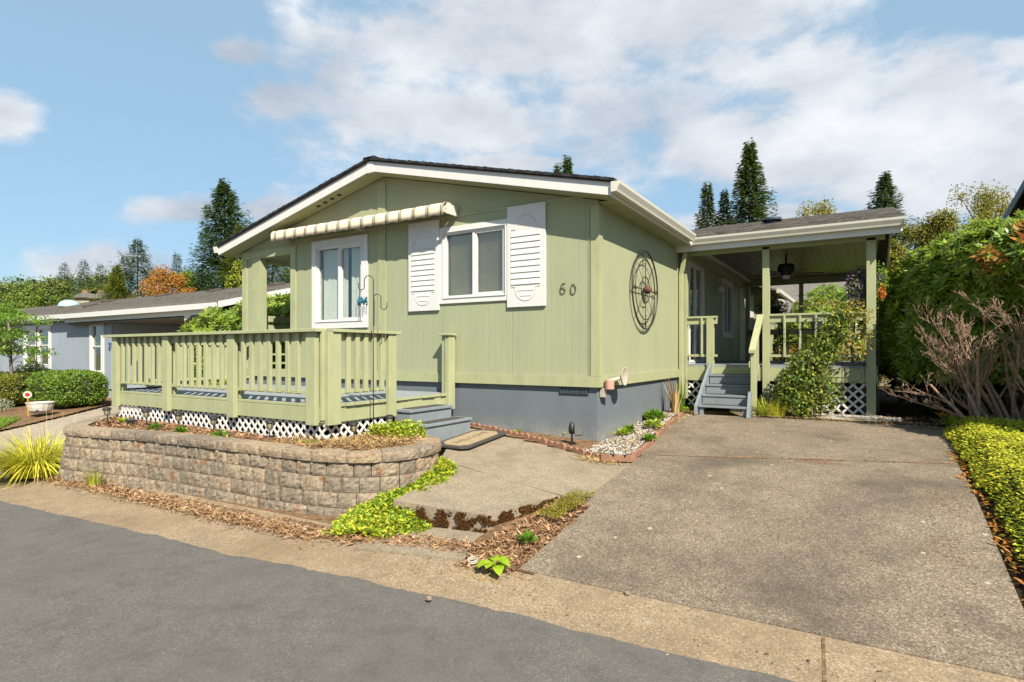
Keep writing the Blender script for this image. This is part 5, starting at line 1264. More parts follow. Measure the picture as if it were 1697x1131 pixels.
V, Fc = leaf_arrays(np.stack([X, Y, Z], 1), D, .020+.022*rs.random(n), .011+.011*rs.random(n), rs, .1, np.tile([0, 0, 1.], (n, 1)))
tag(np_mesh('ground_cover', V, Fc, FOL['cover']), 'dense yellow green ground cover bank along the right edge of the driveway', 'ground cover', None, 'stuff')

# vine spilling over the wall end
rs = np.random.RandomState(51); out = []
VR = [((548, 886, -.40), (640, 893, -.40)), ((565, 862, -.36), (700, 872, -.37)), ((600, 838, -.30), (702, 838, -.26)), ((648, 812, -.22), (735, 808, -.19)), ((690, 788, -.12), (762, 795, -.17)), ((722, 762, -.04), (758, 775, -.12))]
VRp = [(G(*a), G(*b)) for a, b in VR]
while len(out) < 9500:
    q = rs.random()*(len(VRp)-1); k = int(q); f = q-k; t = rs.random()*1.12-.06+rs.normal()*.03
    a_ = VRp[k][0].lerp(VRp[k+1][0], f); b_ = VRp[k][1].lerp(VRp[k+1][1], f); p = a_.lerp(b_, t)
    hh = .11*math.sin(math.pi*min(1, max(0, t)))**.6*(.6+.5*noise.noise(Vector((p.x*7, p.y*7, 0))))
    out.append((p.x+rs.normal()*.02, p.y+rs.normal()*.02, p.z-.03+hh*(1-rs.random()**3*.9)))
P = np.array(out); n = len(P); a = rs.random(n)*2*np.pi; D = np.stack([np.cos(a), np.sin(a), .2+.7*rs.random(n)], 1)
V, Fc = leaf_arrays(P, D, .035+.025*rs.random(n), .018+.014*rs.random(n), rs, .15, np.tile([0, 0, 1.], (n, 1)))
vt = thing('spilling_vine', 'yellow green creeping vine spilling down beside the right end of the block wall', 'vine', (-1.1, -2.9, -.4)); np_mesh('leaves', V, Fc, FOL['vine'], vt)
out = []
while len(out) < 2200:
    x = rs.uniform(-2.25, -1.45); y = rs.uniform(-2.2, -1.35)
    if ((x+1.88)/.36)**2+((y+1.72)/.32)**2 < 1: out.append((x, y, .17+.17*rs.random()*(1-((x+1.88)/.36)**2)))
P = np.array(out); n = len(P); a = rs.random(n)*2*np.pi; D = np.stack([np.cos(a), np.sin(a), .2+.7*rs.random(n)], 1)
V, Fc = leaf_arrays(P, D, .035+.025*rs.random(n), .018+.014*rs.random(n), rs, .15, np.tile([0, 0, 1.], (n, 1)))
vt = thing('creeping_vine', 'yellow green creeping vine growing on the raised bed beside the front steps', 'vine', (-1.9, -1.7, .15)); np_mesh('leaves', V, Fc, FOL['vine'], vt)
scatter('creeping_thyme', poly_pts(lambda x, y, rs: abs(x-(.62-.12*(y+1.98)*-1))<.12 and y > -2.5, (.35, .85, -2.55, -1.85), lambda x, y: zdrive(x, y)+.05), 2500, FOL['yellow'], .022, .010, 14, 'low yellowing creeping plant at the joint of slab and driveway', 'ground cover', .8)

# hosta and small plants
def hosta(p, n, L, W, mat, label, seed, name='hosta', cat='plant'):
    rr = random.Random(seed); t = thing(name, label, cat, tuple(p)); p = Vector(p)
    for i in range(n):
        a = i*2.4+rr.uniform(-.3, .3); e = R_(75-60*(i/n)) ; d = Vector((math.cos(a), math.sin(a), 0)); l = L*(.7+.4*rr.random()); w_ = W*(.8+.4*rr.random()); st_ = l*.55
        m = MB(); b0 = p+d*.01; b1 = p+d*st_*math.cos(e)+Vector((0, 0, st_*math.sin(e)+.01)); s = Vector((-d.y, d.x, 0)); K = 8; rows = []
        for k in range(K+1):
            u = k/K; q = b1+d*(l*u*math.cos(e*.35))+Vector((0, 0, l*(.35*u-.55*u*u))); hw = w_/2*math.sin(math.pi*min(1, u*.92+.06))**.7*(1 if u < .98 else .2)
            rows.append([q-s*hw+Vector((0, 0, hw*.35)), q, q+s*hw+Vector((0, 0, hw*.35))])
        for r_ in rows: m.v += [tuple(v) for v in r_]
        for k in range(K):
            for j in range(2): m.f.append((k*3+j, k*3+j+1, k*3+j+4, k*3+j+3))
        m.tube([tuple(b0), tuple(b0.lerp(b1, .5)+Vector((0, 0, .01))), tuple(b1)], .004, 5); m.build('leaf', mat, t, smooth=True)
    return t
hosta(G(822, 945, -.38), 13, .10, .085, FOL['hosta'], 'bright yellow green hosta between driveway and path by the road', 5)
rosette('weed', tuple(G(873, 900, -.34)), 60, .07, .03, FOL['green'], 'small dark green weed in the bark wedge above the hosta', 'plant', 60, 1.0)
hosta(tuple(G(940, 722, .06)), 6, .09, .05, FOL['hosta'], 'small light green sprout beside the black spotlight at the skirting', 6, 'sprout')
rosette('sprout', (-1.15, -.08, .07), 7, .07, .02, FOL['hosta'], 'tiny yellow sprout behind the middle of the front edging', 'plant', 61, 1.0)
for i, (u, v, z, n, L, mt, lab) in enumerate([(1030, 722, .05, 70, .09, 'hosta', 'pale yellow green plant in the pebbles nearest the house corner'), (1042, 718, .06, 60, .09, 'green', 'bright green plant touching the pale one in the pebbles'),
        (1076, 734, .02, 90, .08, 'green', 'bright green plant growing at the red edging of the side bed'), (1080, 697, .12, 260, .13, 'green', 'rounded bushy green perennial against the side skirting')]):
    p = G(u, v, z); rosette('perennial', (max(p.x, .12), p.y, zdrive(.3, p.y)+.02), n, L, .04, FOL[mt], lab, 'plant', 70+i, .9)
p = G(1080, 706, .12); rosette('perennial', (max(p.x, .14)+.03, p.y-.06, .12), 120, .10, .035, FOL['vine'], 'yellowing leaves at the base of the bushy perennial', 'plant', 80, .2)
for i, (x, y, lab, mt) in enumerate([(-5.95, -2.74, 'small dark flowered plant near the left end of the raised bed', 'flower'), (-5.15, -2.83, 'small green plant left of the second deck post in the raised bed', 'green'), (-4.58, -2.80, 'small green plant between two path lights in front of the middle lattice', 'green'),
        (-3.75, -2.80, 'small green plant in front of the third deck post', 'green'), (-6.2, -2.72, 'straggly yellowish plant at the left tip of the raised bed', 'vine'), (-2.35, -2.62, 'tiny green plant below the deck corner', 'green')]):
    rosette('bedding_plant', (x, y, zbed(x, y)), 55 if i < 5 else 12, .075, .035, FOL[mt], lab, 'plant', 90+i, .9, 'small plants in the raised bed')

def grass(name, p, n, L, spread, mat, label, seed, width=.010, lean=(0, 0), cat='ornamental grass', arch=1.0, base=.1):
    rs = np.random.RandomState(seed); t = thing(name, label, cat, tuple(p)); K = 7; V = []; Fc = []
    for i in range(n):
        a = rs.random()*2*np.pi; r0 = base*rs.random()**.5; d = np.array([math.cos(a)+lean[0], math.sin(a)+lean[1], 0]); b = np.array(p)+np.array([math.cos(a)*r0, math.sin(a)*r0, 0])
        l = L*(.55+.6*rs.random()); sp = spread*(.3+.9*rs.random()); s = np.array([-d[1], d[0], 0]); s /= np.linalg.norm(s)+1e-9; a2 = rs.random()*6.28; w_ = width*(.6+.7*rs.random()); o = len(V)
        for k in range(K+1):
            u = k/K; q = b+d*(sp*l*(u**1.6))+np.array([0, 0, l*(u*(1.05)-arch*sp*.75*u*u*1.1)]); hw = w_*(1-u)**.6/2+.0006; q[2] = max(q[2], p[2]+.005)
            V.append(q-s*hw); V.append(q+s*hw+np.array([0, 0, hw*.5]))
        for k in range(K): Fc.append((o+2*k, o+2*k+1, o+2*k+3, o+2*k+2))
    np_mesh('blades', np.array(V), np.array(Fc), mat, t); return t
g1 = grass('ornamental_grass', (-6.75, -3.62, -.5), 1300, .74, 1.05, FOL['grassy'], 'large arching yellow green grass clump at the left end of the block wall', 100, .015, (-.4, -.25), base=.24, arch=1.05)
grass('flower_stems', (-6.75, -3.45, -.45), 55, .85, .5, FOL['straw'], 'thin dry seed stalks rising over the arching grass clump', 101, .005, (-.2, 0), base=.3, cat='dry stems', arch=.6)
p = G(160, 806, -.5); grass('grass_tuft', tuple(p), 120, .30, .6, FOL['grassb'], 'small green grass tuft at the foot of the wall near its left end', 102, .009)
p = G(1120, 700, .14); grass('strap_leaf_plant', (.22, 2.75, .15), 26, .62, .35, FOL['straw'], 'tan and green strap leaved plant beside the downspout', 103, .035, cat='plant', arch=.5, base=.06)
grass('strap_leaf_plant', (.24, 3.1, .15), 12, .60, .18, FOL['green'], 'dark green upright strap leaves just behind the tan ones', 104, .03, cat='plant', arch=.3, base=.05)
rosette('perennial', (.30, 3.0, .16), 60, .08, .03, FOL['vine'], 'low leafy plant beneath the strap leaved plant', 'plant', 105, .9)
rosette('perennial', (.40, 3.35, .17), 70, .09, .03, FOL['green'], 'green leafy plant between the downspout and the stair stringer', 'plant', 106, .9)
grass('dry_grass_clump', (1.66, 3.1, .17), 420, .34, .75, FOL['grassb'], 'yellowed dry grass clump at the right foot of the porch stairs', 107, .012, base=.22, cat='dry grass')
# climber in front of the porch
cl = thing('porch_climber', 'sprawling green and orange climbing shrub covering the middle of the porch railing', 'shrub', (2.1, 3.3, .17))
CB = [(2.0, 3.3, .70, .28, .32, .30), (2.18, 3.35, .98, .28, .30, .30), (2.36, 3.4, 1.22, .25, .26, .26), (2.52, 3.45, 1.48, .21, .22, .22), (2.28, 3.2, .55, .36, .32, .36), (1.84, 3.3, .48, .20, .24, .22), (2.62, 3.55, 1.72, .22, .18, .16), (2.08, 3.05, .36, .18, .2, .22)]
crown_mesh('foliage', CB, 5200, FOL['azalea'], .062, .032, 110, cl, .5, lump=.3)
crown_mesh('trailing_foliage', [(2.75, 3.6, 1.85, .3, .2, .16), (2.4, 3.6, 1.95, .35, .15, .10), (2.95, 3.65, 1.55, .16, .12, .35), (2.7, 3.5, 1.3, .3, .15, .2)], 620, FOL['turning'], .055, .028, 111, cl, .7)
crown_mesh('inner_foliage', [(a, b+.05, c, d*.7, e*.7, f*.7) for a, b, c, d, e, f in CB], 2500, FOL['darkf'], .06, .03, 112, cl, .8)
limbs(cl, (2.1, 3.3, .15), [(2.0, 3.35, .9), (2.3, 3.4, 1.3), (2.5, 3.45, 1.6), (2.7, 3.6, 1.85), (2.9, 3.6, 1.6), (2.2, 3.2, .7)], .018, m_wood, 7)
# wire trellis near the right post
tr = thing('wire_trellis', 'thin dark wire trellis with scrollwork leaning by the right porch post', 'trellis', (2.8, 3.6, .2))
m = MB()
for x in (2.62, 2.92): m.tube([(x, 3.65, .18), (x, 3.68, 2.0)], .005, 5)
for z in (.6, 1.1, 1.6, 2.0): m.tube([(2.62, 3.66, z), (2.92, 3.66, z)], .004, 5)
m.build('frame', m_black, tr)
m = MB()
for z in (.83, 1.35, 1.8): m.ring((2.77, 3.66, z), (0, 1, 0), (0, 0, 1), .12, .004, 24, 5)
m.build('scroll', m_black, tr)
# hanging flower baskets
def basket(p, label, r, mat1, extra, seed, zh=3.1):
    t = thing('hanging_basket', label, 'hanging basket', tuple(p)); x, y, z = p
    m = MB(); m.lathe([(0, -.16), (.10, -.15), (.17, -.05), (.19, .02), (.18, .02), (.16, -.04), (0, -.04)], p, 16); m.build('basket', m_dark, t)
    m = MB()
    for k in range(3):
        a = k*2.09; m.tube([(x+.18*math.cos(a), y+.18*math.sin(a), z), (x, y, z+.45), (x, y, zh)], .003, 4)
    m.build('chain', m_black, t)
    crown_mesh('foliage', [(x, y, z+.03, r, r, r*.62), (x+.1, y, z-.18, r*.7, r*.7, r*.6)], 1600, mat1, .05, .03, seed, t, .6)
    if extra: crown_mesh('flowers', [(x, y-.03, z-.0, r*1.05, r*1.05, r*.8)], 500, extra, .035, .028, seed+1, t, .3)
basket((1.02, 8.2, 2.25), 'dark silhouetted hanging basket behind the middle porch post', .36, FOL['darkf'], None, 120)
tb = thing('flowering_vine', 'trailing purple and orange flowers climbing the right porch post', 'flowers', (3.0, 4.1, 1.9))
crown_mesh('foliage', [(2.86, 4.1, 2.25, .18, .18, .36), (3.12, 4.1, 2.3, .15, .16, .32), (2.9, 4.1, 1.95, .16, .16, .22), (3.0, 4.1, 1.75, .14, .14, .2)], 2200, FOL['maple'], .045, .03, 122, tb, .7)
crown_mesh('purple_flowers', [(2.83, 4.05, 2.2, .18, .18, .38), (3.02, 4.05, 2.36, .20, .12, .12)], 900, FOL['flower'], .045, .04, 123, tb, .4)
crown_mesh('orange_flowers', [(3.16, 4.0, 2.15, .05, .05, .14)], 110, FOL['orangef'], .045, .03, 124, tb, .5)
limbs(tb, (3.12, 4.0, .2), [(2.95, 4.1, 2.1), (3.13, 4.1, 2.3), (2.85, 4.1, 1.9)], .008, m_wood, 3, 'stem')
# potted plants, table and chairs on the porch
def potted(p, r, h, pm, fm, label, seed, fr=.2):
    t = thing('potted_plant', label, 'potted plant', tuple(p)); m = MB(); m.lathe([(0, 0), (r*.7, 0), (r, h), (r*1.08, h), (r*1.08, h-.02), (r*.9, h-.03), (0, h-.03)], p, 16); m.build('pot', pm, t)
    crown_mesh('foliage', [(p[0], p[1], p[2]+h+fr*.5, fr, fr, fr*.7)], 450, fm, .06, .03, seed, t, .7); return t
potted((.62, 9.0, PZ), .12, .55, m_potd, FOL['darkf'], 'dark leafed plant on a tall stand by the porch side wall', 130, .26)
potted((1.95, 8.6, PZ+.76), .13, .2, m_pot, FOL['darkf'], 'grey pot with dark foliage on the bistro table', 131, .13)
tbl = thing('bistro_table', 'black metal bistro table standing on the covered porch', 'table', (1.95, 8.6, PZ))
m = MB(); m.lathe([(0, .74), (.36, .74), (.37, .75), (.36, .76), (0, .76)], (1.95, 8.6, PZ), 24); m.build('table_top', m_black, tbl)
for k in range(4):
    a = k*math.pi/2+.4; m = MB(); m.tube([(1.95+.05*math.cos(a), 8.6+.05*math.sin(a), PZ+.74), (1.95+.12*math.cos(a), 8.6+.12*math.sin(a), PZ+.3), (1.95+.28*math.cos(a), 8.6+.28*math.sin(a), PZ)], .012, 6); m.build('leg', m_black, tbl)
def chair(x, y, rot, label):
    t = thing('porch_chair', label, 'chair', (x, y, PZ), 'black metal porch chairs'); Tm = Matrix.Translation((x, y, PZ)) @ Matrix.Rotation(rot, 4, 'Z')
    def mk(): q = MB(); q.T = Tm; return q
    m = mk(); m.lathe([(0, .44), (.21, .44), (.22, .45), (.21, .465), (0, .465)], (0, 0, 0), 20); m.build('seat', m_black, t)
    for sx, sy in ((-1, -1), (1, -1), (-1, 1), (1, 1)):
        m = mk(); m.tube([(sx*.15, sy*.15, .44), (sx*.2, sy*.2, 0)], .011, 6); m.build('leg', m_black, t)
    m = mk(); m.tube([(-.18, .18, .45), (-.2, .24, .8), (-.12, .26, .95), (0, .265, .99), (.12, .26, .95), (.2, .24, .8), (.18, .18, .45)], .011, 6)
    for k in (-.08, 0, .08): m.tube([(k, .2, .46), (k*1.1, .255, .95)], .006, 5)
    m.ring((0, .24, .72), (0, 1, 0), (0, 0, 1), .07, .006, 18, 5); m.build('backrest', m_black, t)
chair(1.45, 8.2, 1.9, 'black metal chair left of the bistro table on the porch'); chair(2.5, 8.3, -1.5, 'black metal chair right of the bistro table on the porch')

# ------------------------------------------------------------------ building behind the porch and others
def simple_roof(parent, name, pts, th, mat):
    m = MB(); a = Vector(pts[0]); m.prism(pts, (0, 0, th)); return m.build(name, mat, parent)
gs = thing('garden_shed', 'small pale green outbuilding with white window seen through the covered porch', 'shed', (-1, 11.5, 0))
m = MB(); m.box(-3, .45, 11.0, 14.4, 0, 3.0); m.prism([(-3, 11.0, 3.0), (.45, 11.0, 3.0), (-1.3, 11.0, 3.5)], (0, 3.4, 0)); m.build('wall', m_side, gs)
m = MB(); m.prism([(.85, 10.6, 2.90), (.85, 10.6, 2.95), (-1.3, 10.6, 3.58), (-3.4, 10.6, 2.95), (-3.4, 10.6, 2.9), (-1.3, 10.6, 3.53)], (0, 4.0, 0)); m.build('roof', m_roofn, gs)
m = MB(); m.box(.851, .95, 10.6, 14.6, 2.84, 2.95); m.build('gutter', m_gut, gs)
window(gs, (-.35, 11.0, 1.3), (1, 0, 0), (0, -1, 0), .45, 1.45, .1, 'hung', 'blinds')
hb = thing('grey_roofed_house', 'low house with a wide pale grey shingle roof behind the round green shrub', 'house', (4, 24, 0))
m = MB(); m.box(-3, 14, 24, 32, -.3, 2.9); m.build('wall', m_cream, hb)
m = MB(); m.prism([(-4, 23.3, 2.95), (-4, 23.3, 3.05), (-4, 28, 5.0), (-4, 33, 3.0), (-4, 33, 2.9), (-4, 28, 4.9)], (19, 0, 0)); m.build('roof', m_roofn, hb)
m = MB(); m.box(-4, 15, 23.18, 23.3, 2.85, 3.0); m.build('fascia', m_white, hb)
window(hb, (-.5, 24, 1.0), (1, 0, 0), (0, -1, 0), 1.4, 1.2, .1, 'slide', 'blinds')
def bush(name, label, blobs, n, fm, L, W, seed, base, cat='shrub', use_whorl=False, inner=True, shell=.3, dark='darkf'):
    t = thing(name, label, cat, tuple(base))
    if use_whorl: whorls('foliage', blobs, n, FOL[fm], L, W, seed, t, 7, shell)
    else: crown_mesh('foliage', blobs, n, FOL[fm], L, W, seed, t, shell)
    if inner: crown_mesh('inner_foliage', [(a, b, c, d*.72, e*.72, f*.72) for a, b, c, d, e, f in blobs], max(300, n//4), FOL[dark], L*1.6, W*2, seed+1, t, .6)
    limbs(t, base, [(b[0], b[1], b[2]) for b in blobs], .03, m_wood, seed, 'trunk'); return t
bush('round_shrub', 'rounded green rhododendron seen through the porch beyond its far railing', [(2.2, 13.5, 1.8, 1.5, 1.3, 1.45), (3.1, 13.7, 1.5, 1.0, 1.0, 1.2), (1.2, 13.6, 1.3, .9, .9, 1.1)], 2600, 'rhodo', .15, .05, 140, (2.2, 13.5, -.1), use_whorl=True)
bush('low_shrub', 'low reddish shrub beyond the far porch railing', [(1.2, 11.8, .8, .9, .6, .6), (2.6, 11.8, .8, .9, .6, .6), (3.6, 11.6, .9, .6, .6, .8)], 1800, 'autumn', .07, .04, 142, (2, 11.8, 0))
# dark house on the right edge
dh = thing('dark_blue_house', 'dark slate blue house gable peeking over the rhododendron at the right edge', 'house', (9, 6, 0))
def rk(y): return 4.07+.166*(9.59-y)
m_dkblue = paint('slate_blue', (.03, .045, .06), .7); m_dkf = paint('rake_grey_blue', (.13, .17, .22), .6)
m = MB(); m.prism([(5.75, 9.2, 0), (5.75, 9.2, rk(9.2)-.25), (5.75, 6.7, rk(6.7)-.25), (5.75, 6.7, 0)], (8, 0, 0)); m.build('wall', m_dkblue, dh)
m = MB(); m.prism([(5.5, 9.6, rk(9.6)-.04), (5.5, 9.6, rk(9.6)), (5.5, 6.4, rk(6.4)), (5.5, 6.4, rk(6.4)-.04)], (8.5, 0, 0)); m.build('roof', m_roofd, dh)
m = MB(); m.prism([(5.47, 9.6, rk(9.6)-.22), (5.47, 9.6, rk(9.6)-.045), (5.47, 6.4, rk(6.4)-.045), (5.47, 6.4, rk(6.4)-.22)], (.03, 0, 0)); m.build('rake_fascia', m_dkf, dh)

# ------------------------------------------------------------------ blue neighbour house
nb = thing('blue_house', 'pale blue grey single storey house with long shingle roof and carport on the left', 'house', (-22, 3, -.3))
NY = 2.2; NG = -.32
W1 = (-24.55, -23.50, .72, 2.05); W1b = (-23.33, -22.40, .72, 2.05); W2 = (-19.12, -18.42, .55, 2.08)
m = MB()
xs = [-38, W1[0], W1[1], W1b[0], W1b[1], W2[0], W2[1], -17.8]
hol = {W1[0]: W1, W1b[0]: W1b, W2[0]: W2}
for a, b in zip(xs, xs[1:]):
    if a in hol: h = hol[a]; m.box(a, b, NY, NY+.12, .0, h[2]); m.box(a, b, NY, NY+.12, h[3], 2.5)
    else: m.box(a, b, NY, NY+.12, .0, 2.5)
m.box(-17.92, -17.8, NY+.12, 9.5, 0, 2.5); m.build('wall', m_bluew, nb)
m = MB(); m.box(-38, -17.81, NY+.02, NY+.10, -.5, -.001); m.build('skirting', m_blues, nb)
m = MB(); m.box(-38, -17.78, NY-.02, NY, -.0, .12); m.box(-17.95, -17.78, NY-.02, NY, .121, 2.3); m.build('trim_board', m_bluew, nb)
for w_ in (W1, W1b, W2):
    window(nb, (w_[0], NY, w_[2]), (1, 0, 0), (0, -1, 0), w_[1]-w_[0], w_[3]-w_[2], .14, 'hung', 'green' if w_ is not W1 else 'blinds', depth=.03)
def nr(y): return 2.50+.255*(y-1.95)
m = MB(); 
m.prism([(-38, 1.95, nr(1.95)), (-38, 1.95, nr(1.95)+.04), (-38, 6, nr(6)+.04), (-38, 10.4, 2.44), (-38, 10.4, 2.4), (-38, 6, nr(6))], (26.5, 0, 0)); m.build('roof', m_roofn, nb)
m = MB(); rs_ = random.Random(77)
for j in range(24):
    y = 1.95+j*.17; x = -34
    while x < -11.52:
        ww = .3+rs_.random()*.5; x2 = min(-11.5, x+ww); m.prism([(x, y, nr(y)+.04), (x, y+.16, nr(y+.16)+.042), (x, y, nr(y)+.055+rs_.random()*.02)], (x2-x-.01, 0, 0)); x = x2
m.build('shingle_course', m_roofn, nb)
m = MB(); m.box(-38, -20.6, 1.90, 1.98, 2.36, 2.50); m.box(-20.5, -11.62, 1.80, 1.93, 2.33, 2.47); m.build('gutter', m_white, nb)
m = MB(); m.box(-20.5, -11.6, 1.95, 1.98, 2.20, 2.50); m.prism([(-11.5, 1.93, 2.36), (-11.5, 1.93, 2.52), (-11.5, 6, nr(6)+.02), (-11.5, 6, nr(6)-.13)], (.03, 0, 0)); m.box(-38, -20.6, 1.98, 2.0, 2.28, 2.5); m.box(-20.5, -20.47, 1.93, 2.3, 2.3, 2.5); m.build('fascia', m_white, nb)
m = MB(); m.prism([(-13.1, 1.94, 2.05), (-13.1, 1.94, 2.22), (-12.75, 1.94, 2.22)], (0, .05, 0)); m.build('bracket', m_white, nb)
m = MB(); m.box(-20.4, -11.6, 2.0, 9.6, 2.12, 2.18); m.box(-38, -20.5, 2.0, 2.2, 2.28, 2.30); m.build('soffit', plain('carport_soffit', (.20, .17, .14), .9), nb)
m = MB(); m.box(-17.79, -11.6, 9.0, 9.1, -.3, 2.1); m.box(-13.2, -13.1, 5.5, 9.0, -.3, 2.1); m.build('carport_wall', m_brown, nb)
m = MB(); m.box(-17.7, -16.3, 8.9, 8.99, 1.7, 2.1); m.box(-17.7, -17.5, 8.9, 8.99, -.3, 1.7); m.box(-16.5, -16.3, 8.9, 8.99, -.3, 1.7); m.build('carport_door_frame', m_cream, nb)
m = MB(); m.box(-11.85, -11.72, 2.05, 2.18, -.4, 2.12); m.build('carport_post', m_white, nb)
for x, y in ((-26.2, 5.2), (-24.2, 4.6), (-20.6, 4.9), (-17.1, 4.9), (-13.6, 4.9), (-22.6, 3.3)):
    m = MB(); m.prism([(x, y, nr(y)+.04), (x, y, nr(y)+.13), (x, y+.4, nr(y+.4)+.15), (x, y+.4, nr(y+.4)+.04)], (.36, 0, 0)); m.build('roof_vent', m_brown, nb, bevel=.01)
m = MB(); m.lathe([(.42, 0), (.42, .08), (.36, .2), (.2, .3), (.001, .33)], (-27.6, 4.8, nr(4.8)), 18); m.build('skylight', plain('skylight_dome', (.45, .58, .62), .25), nb, smooth=True)
# the 21 on its side wall
m = MB(); T0 = (-17.88, NY-.04, 1.28)
def seg(pts): m.tube([(T0[0]+a*.16-.0, T0[1], T0[2]+b*.22) for a, b in pts], .016, 5)
seg([(-.1, .8), (.2, 1), (.5, .8), (.4, .5), (-.1, 0), (.55, 0)]); seg([(.9, .75), (1.15, 1), (1.15, 0)])
m.build('house_number', plain('blue_number', (.03, .10, .30), .5), nb)

# its concrete drive, beds, lawn
slab('neighbour_driveway', [(-13.4, -4.4), (-7.9, -4.4), (-11.6, 9.4), (-18.5, 2.8)], lambda x, y: zleft(x, y)-.02, m_nbd, .1, 14)
slab('neighbour_driveway', [(-18.5, 2.75), (-8.1, -1.0), (-8.5, 9.5), (-18.5, 9.5)], lambda x, y: zleft(x, y)-.026, m_nbd, .1, 10)
blobbed('bark_bed', lin(-30, -13, 220), lin(-4.2, 2.3, 100), lambda x, y: zleft(x, y)+.03+.02*noise.noise(Vector((x, y, 2))), m_soil, lambda x, y: x < -13.35-.72*(y+1.9) and (x+13.2 < -(y+1.9)*.80))
LQ = [G(-90, 730, -.40), G(2, 702, -.40), G(34, 689, -.38), G(-70, 684, -.36)]
slab('lawn', [(p.x, p.y) for p in LQ], lambda x, y: zleft(x, y)+.06, m_lawn, .1, 8)
def lawn_pts(n, rs):
    a, b = rs.random(n), rs.random(n); Q = [np.array(p) for p in LQ]
    P = Q[0]*((1-a)*(1-b))[:,None]+Q[1]*(a*(1-b))[:,None]+Q[2]*(a*b)[:,None]+Q[3]*((1-a)*b)[:,None]; P[:,2] = [zleft(x, y)+.06 for x, y in P[:,:2]]; return P
scatter('lawn_grass', lawn_pts, 9000, FOL['grass'], .07, .010, 15, 'short bright green lawn at the left picture edge', 'grass', 1.2)
# clipped hedges
def boxhedge(label, c, rad, n, fm, seed):
    t = thing('clipped_hedge', label, 'hedge', (c[0], c[1], -.3), 'clipped box hedges'); rs = np.random.RandomState(seed)
    d = nrm(rs.normal(size=(n, 3))); d = np.sign(d)*np.abs(d)**.62; q = nrm(d)*0+d/np.maximum(1e-6, (np.abs(d)**3.2).sum(1, keepdims=True)**(1/3.2))
    P = np.array(c)+q*np.array(rad)*(1-.08*rs.random((n, 1))**.5+.03*np.sin(q[:, :1]*14)*np.sin(q[:, 1:2]*11)); P = P[P[:,2] > -.32]; n = len(P); Nn = nrm((P-np.array(c))/np.array(rad)**2); D = nrm(Nn+rs.normal(size=(n, 3))*.7)
    V, Fc = leaf_arrays(P, D, .045+.03*rs.random(n), .03+.015*rs.random(n), rs, .1, Nn); np_mesh('foliage', V, Fc, FOL[fm], t)
    m = MB(); K = 12
    for i in range(K+1):
        for j in range(2*K):
            th = math.pi*i/K; ph = math.pi*j/K; v = Vector((math.sin(th)*math.cos(ph), math.sin(th)*math.sin(ph), math.cos(th))); e = (abs(v.x)**3.2+abs(v.y)**3.2+abs(v.z)**3.2)**(1/3.2)+1e-6; v = v/e; m.v.append((c[0]+v.x*rad[0]*.86, c[1]+v.y*rad[1]*.86, c[2]+v.z*rad[2]*.88))
    for i in range(K):
        for j in range(2*K): m.f.append((i*2*K+j, i*2*K+(j+1) % (2*K), (i+1)*2*K+(j+1) % (2*K), (i+1)*2*K+j))
    m.build('inner_twigs', FOL['darkf'], t)
boxhedge('bright green clipped hedge mound behind the white planter bowl', (-16.6, .55, .16), (1.25, .75, .50), 12000, 'box', 150)
boxhedge('yellower clipped hedge at the left edge of the picture', (-18.9, .05, .12), (1.15, .7, .46), 9000, 'boxy', 151)
bush('silver_shrub', 'low silvery green plant in front of the yellower hedge', [(-18.0, -.85, -.22, .6, .35, .2), (-17.2, -.8, -.25, .4, .3, .16), (-18.8, -1.0, -.22, .5, .35, .2)], 2500, 'silver', .05, .02, 152, (-18, -.85, -.4), inner=False)
bush('dark_shrub', 'dark green leafy shrub against the blue wall behind the yellower hedge', [(-22.5, 1.7, .35, .7, .5, .5), (-21.9, 1.8, .2, .5, .4, .4)], 1500, 'darkf', .10, .05, 153, (-22.5, 1.7, -.3))
pb = thing('planter_bowl', 'white ribbed planter bowl on the bark in front of the clipped hedge', 'planter', (-15.35, -.5, -.38))
pc = G(67, 684, -.36)
pb.location = pc
m = MB(); pf = [(0, 0), (.17, 0), (.24, .06), (.27, .15), (.285, .24), (.30, .25), (.30, .27), (.27, .27), (.25, .16), (0, .14)]
for k in range(32):
    a = 2*math.pi*k/32; rr2 = 1+.025*(k % 2)
    for (r, z) in pf: m.v.append((pc.x+r*rr2*math.cos(a), pc.y+r*rr2*math.sin(a), pc.z+z))
for k in range(32):
    for j in range(len(pf)-1): m.f.append((k*len(pf)+j, ((k+1) % 32)*len(pf)+j, ((k+1) % 32)*len(pf)+j+1, k*len(pf)+j+1))
m.build('bowl', m_pot, pb)
rf = G(47, 690, -.37); rt = thing('reflector_stake', 'round red and white reflector on an orange stake beside the planter bowl', 'reflector', tuple(rf))
m = MB(); m.tube([tuple(rf), (rf.x-.05, rf.y, rf.z+.50)], .012, 6); m.build('stake', m_yel, rt)
m = MB(); m.lathe([(0, 0), (.085, 0), (.085, .012), (0, .012)], (rf.x-.05, rf.y, rf.z+.52), 20, tuple(-CAMD+CAMR*.6)); m.build('rim', m_pot, rt)
m = MB(); m.lathe([(0, .013), (.05, .013), (.045, .018), (0, .020)], (rf.x-.05, rf.y, rf.z+.52), 20, tuple(-CAMD+CAMR*.6)); m.build('red_disc', m_redpl, rt)
rk_ = G(145, 668, -.33); m = MB(); m.lathe([(.001, 0), (.22, .02), (.25, .08), (.16, .16), (.05, .2), (.001, .2)], rk_, 9); tag(m.build('rock', plain('dark_rock', (.05, .05, .055), .8)), 'dark rock on the bark at the foot of the blue wall', 'rock')
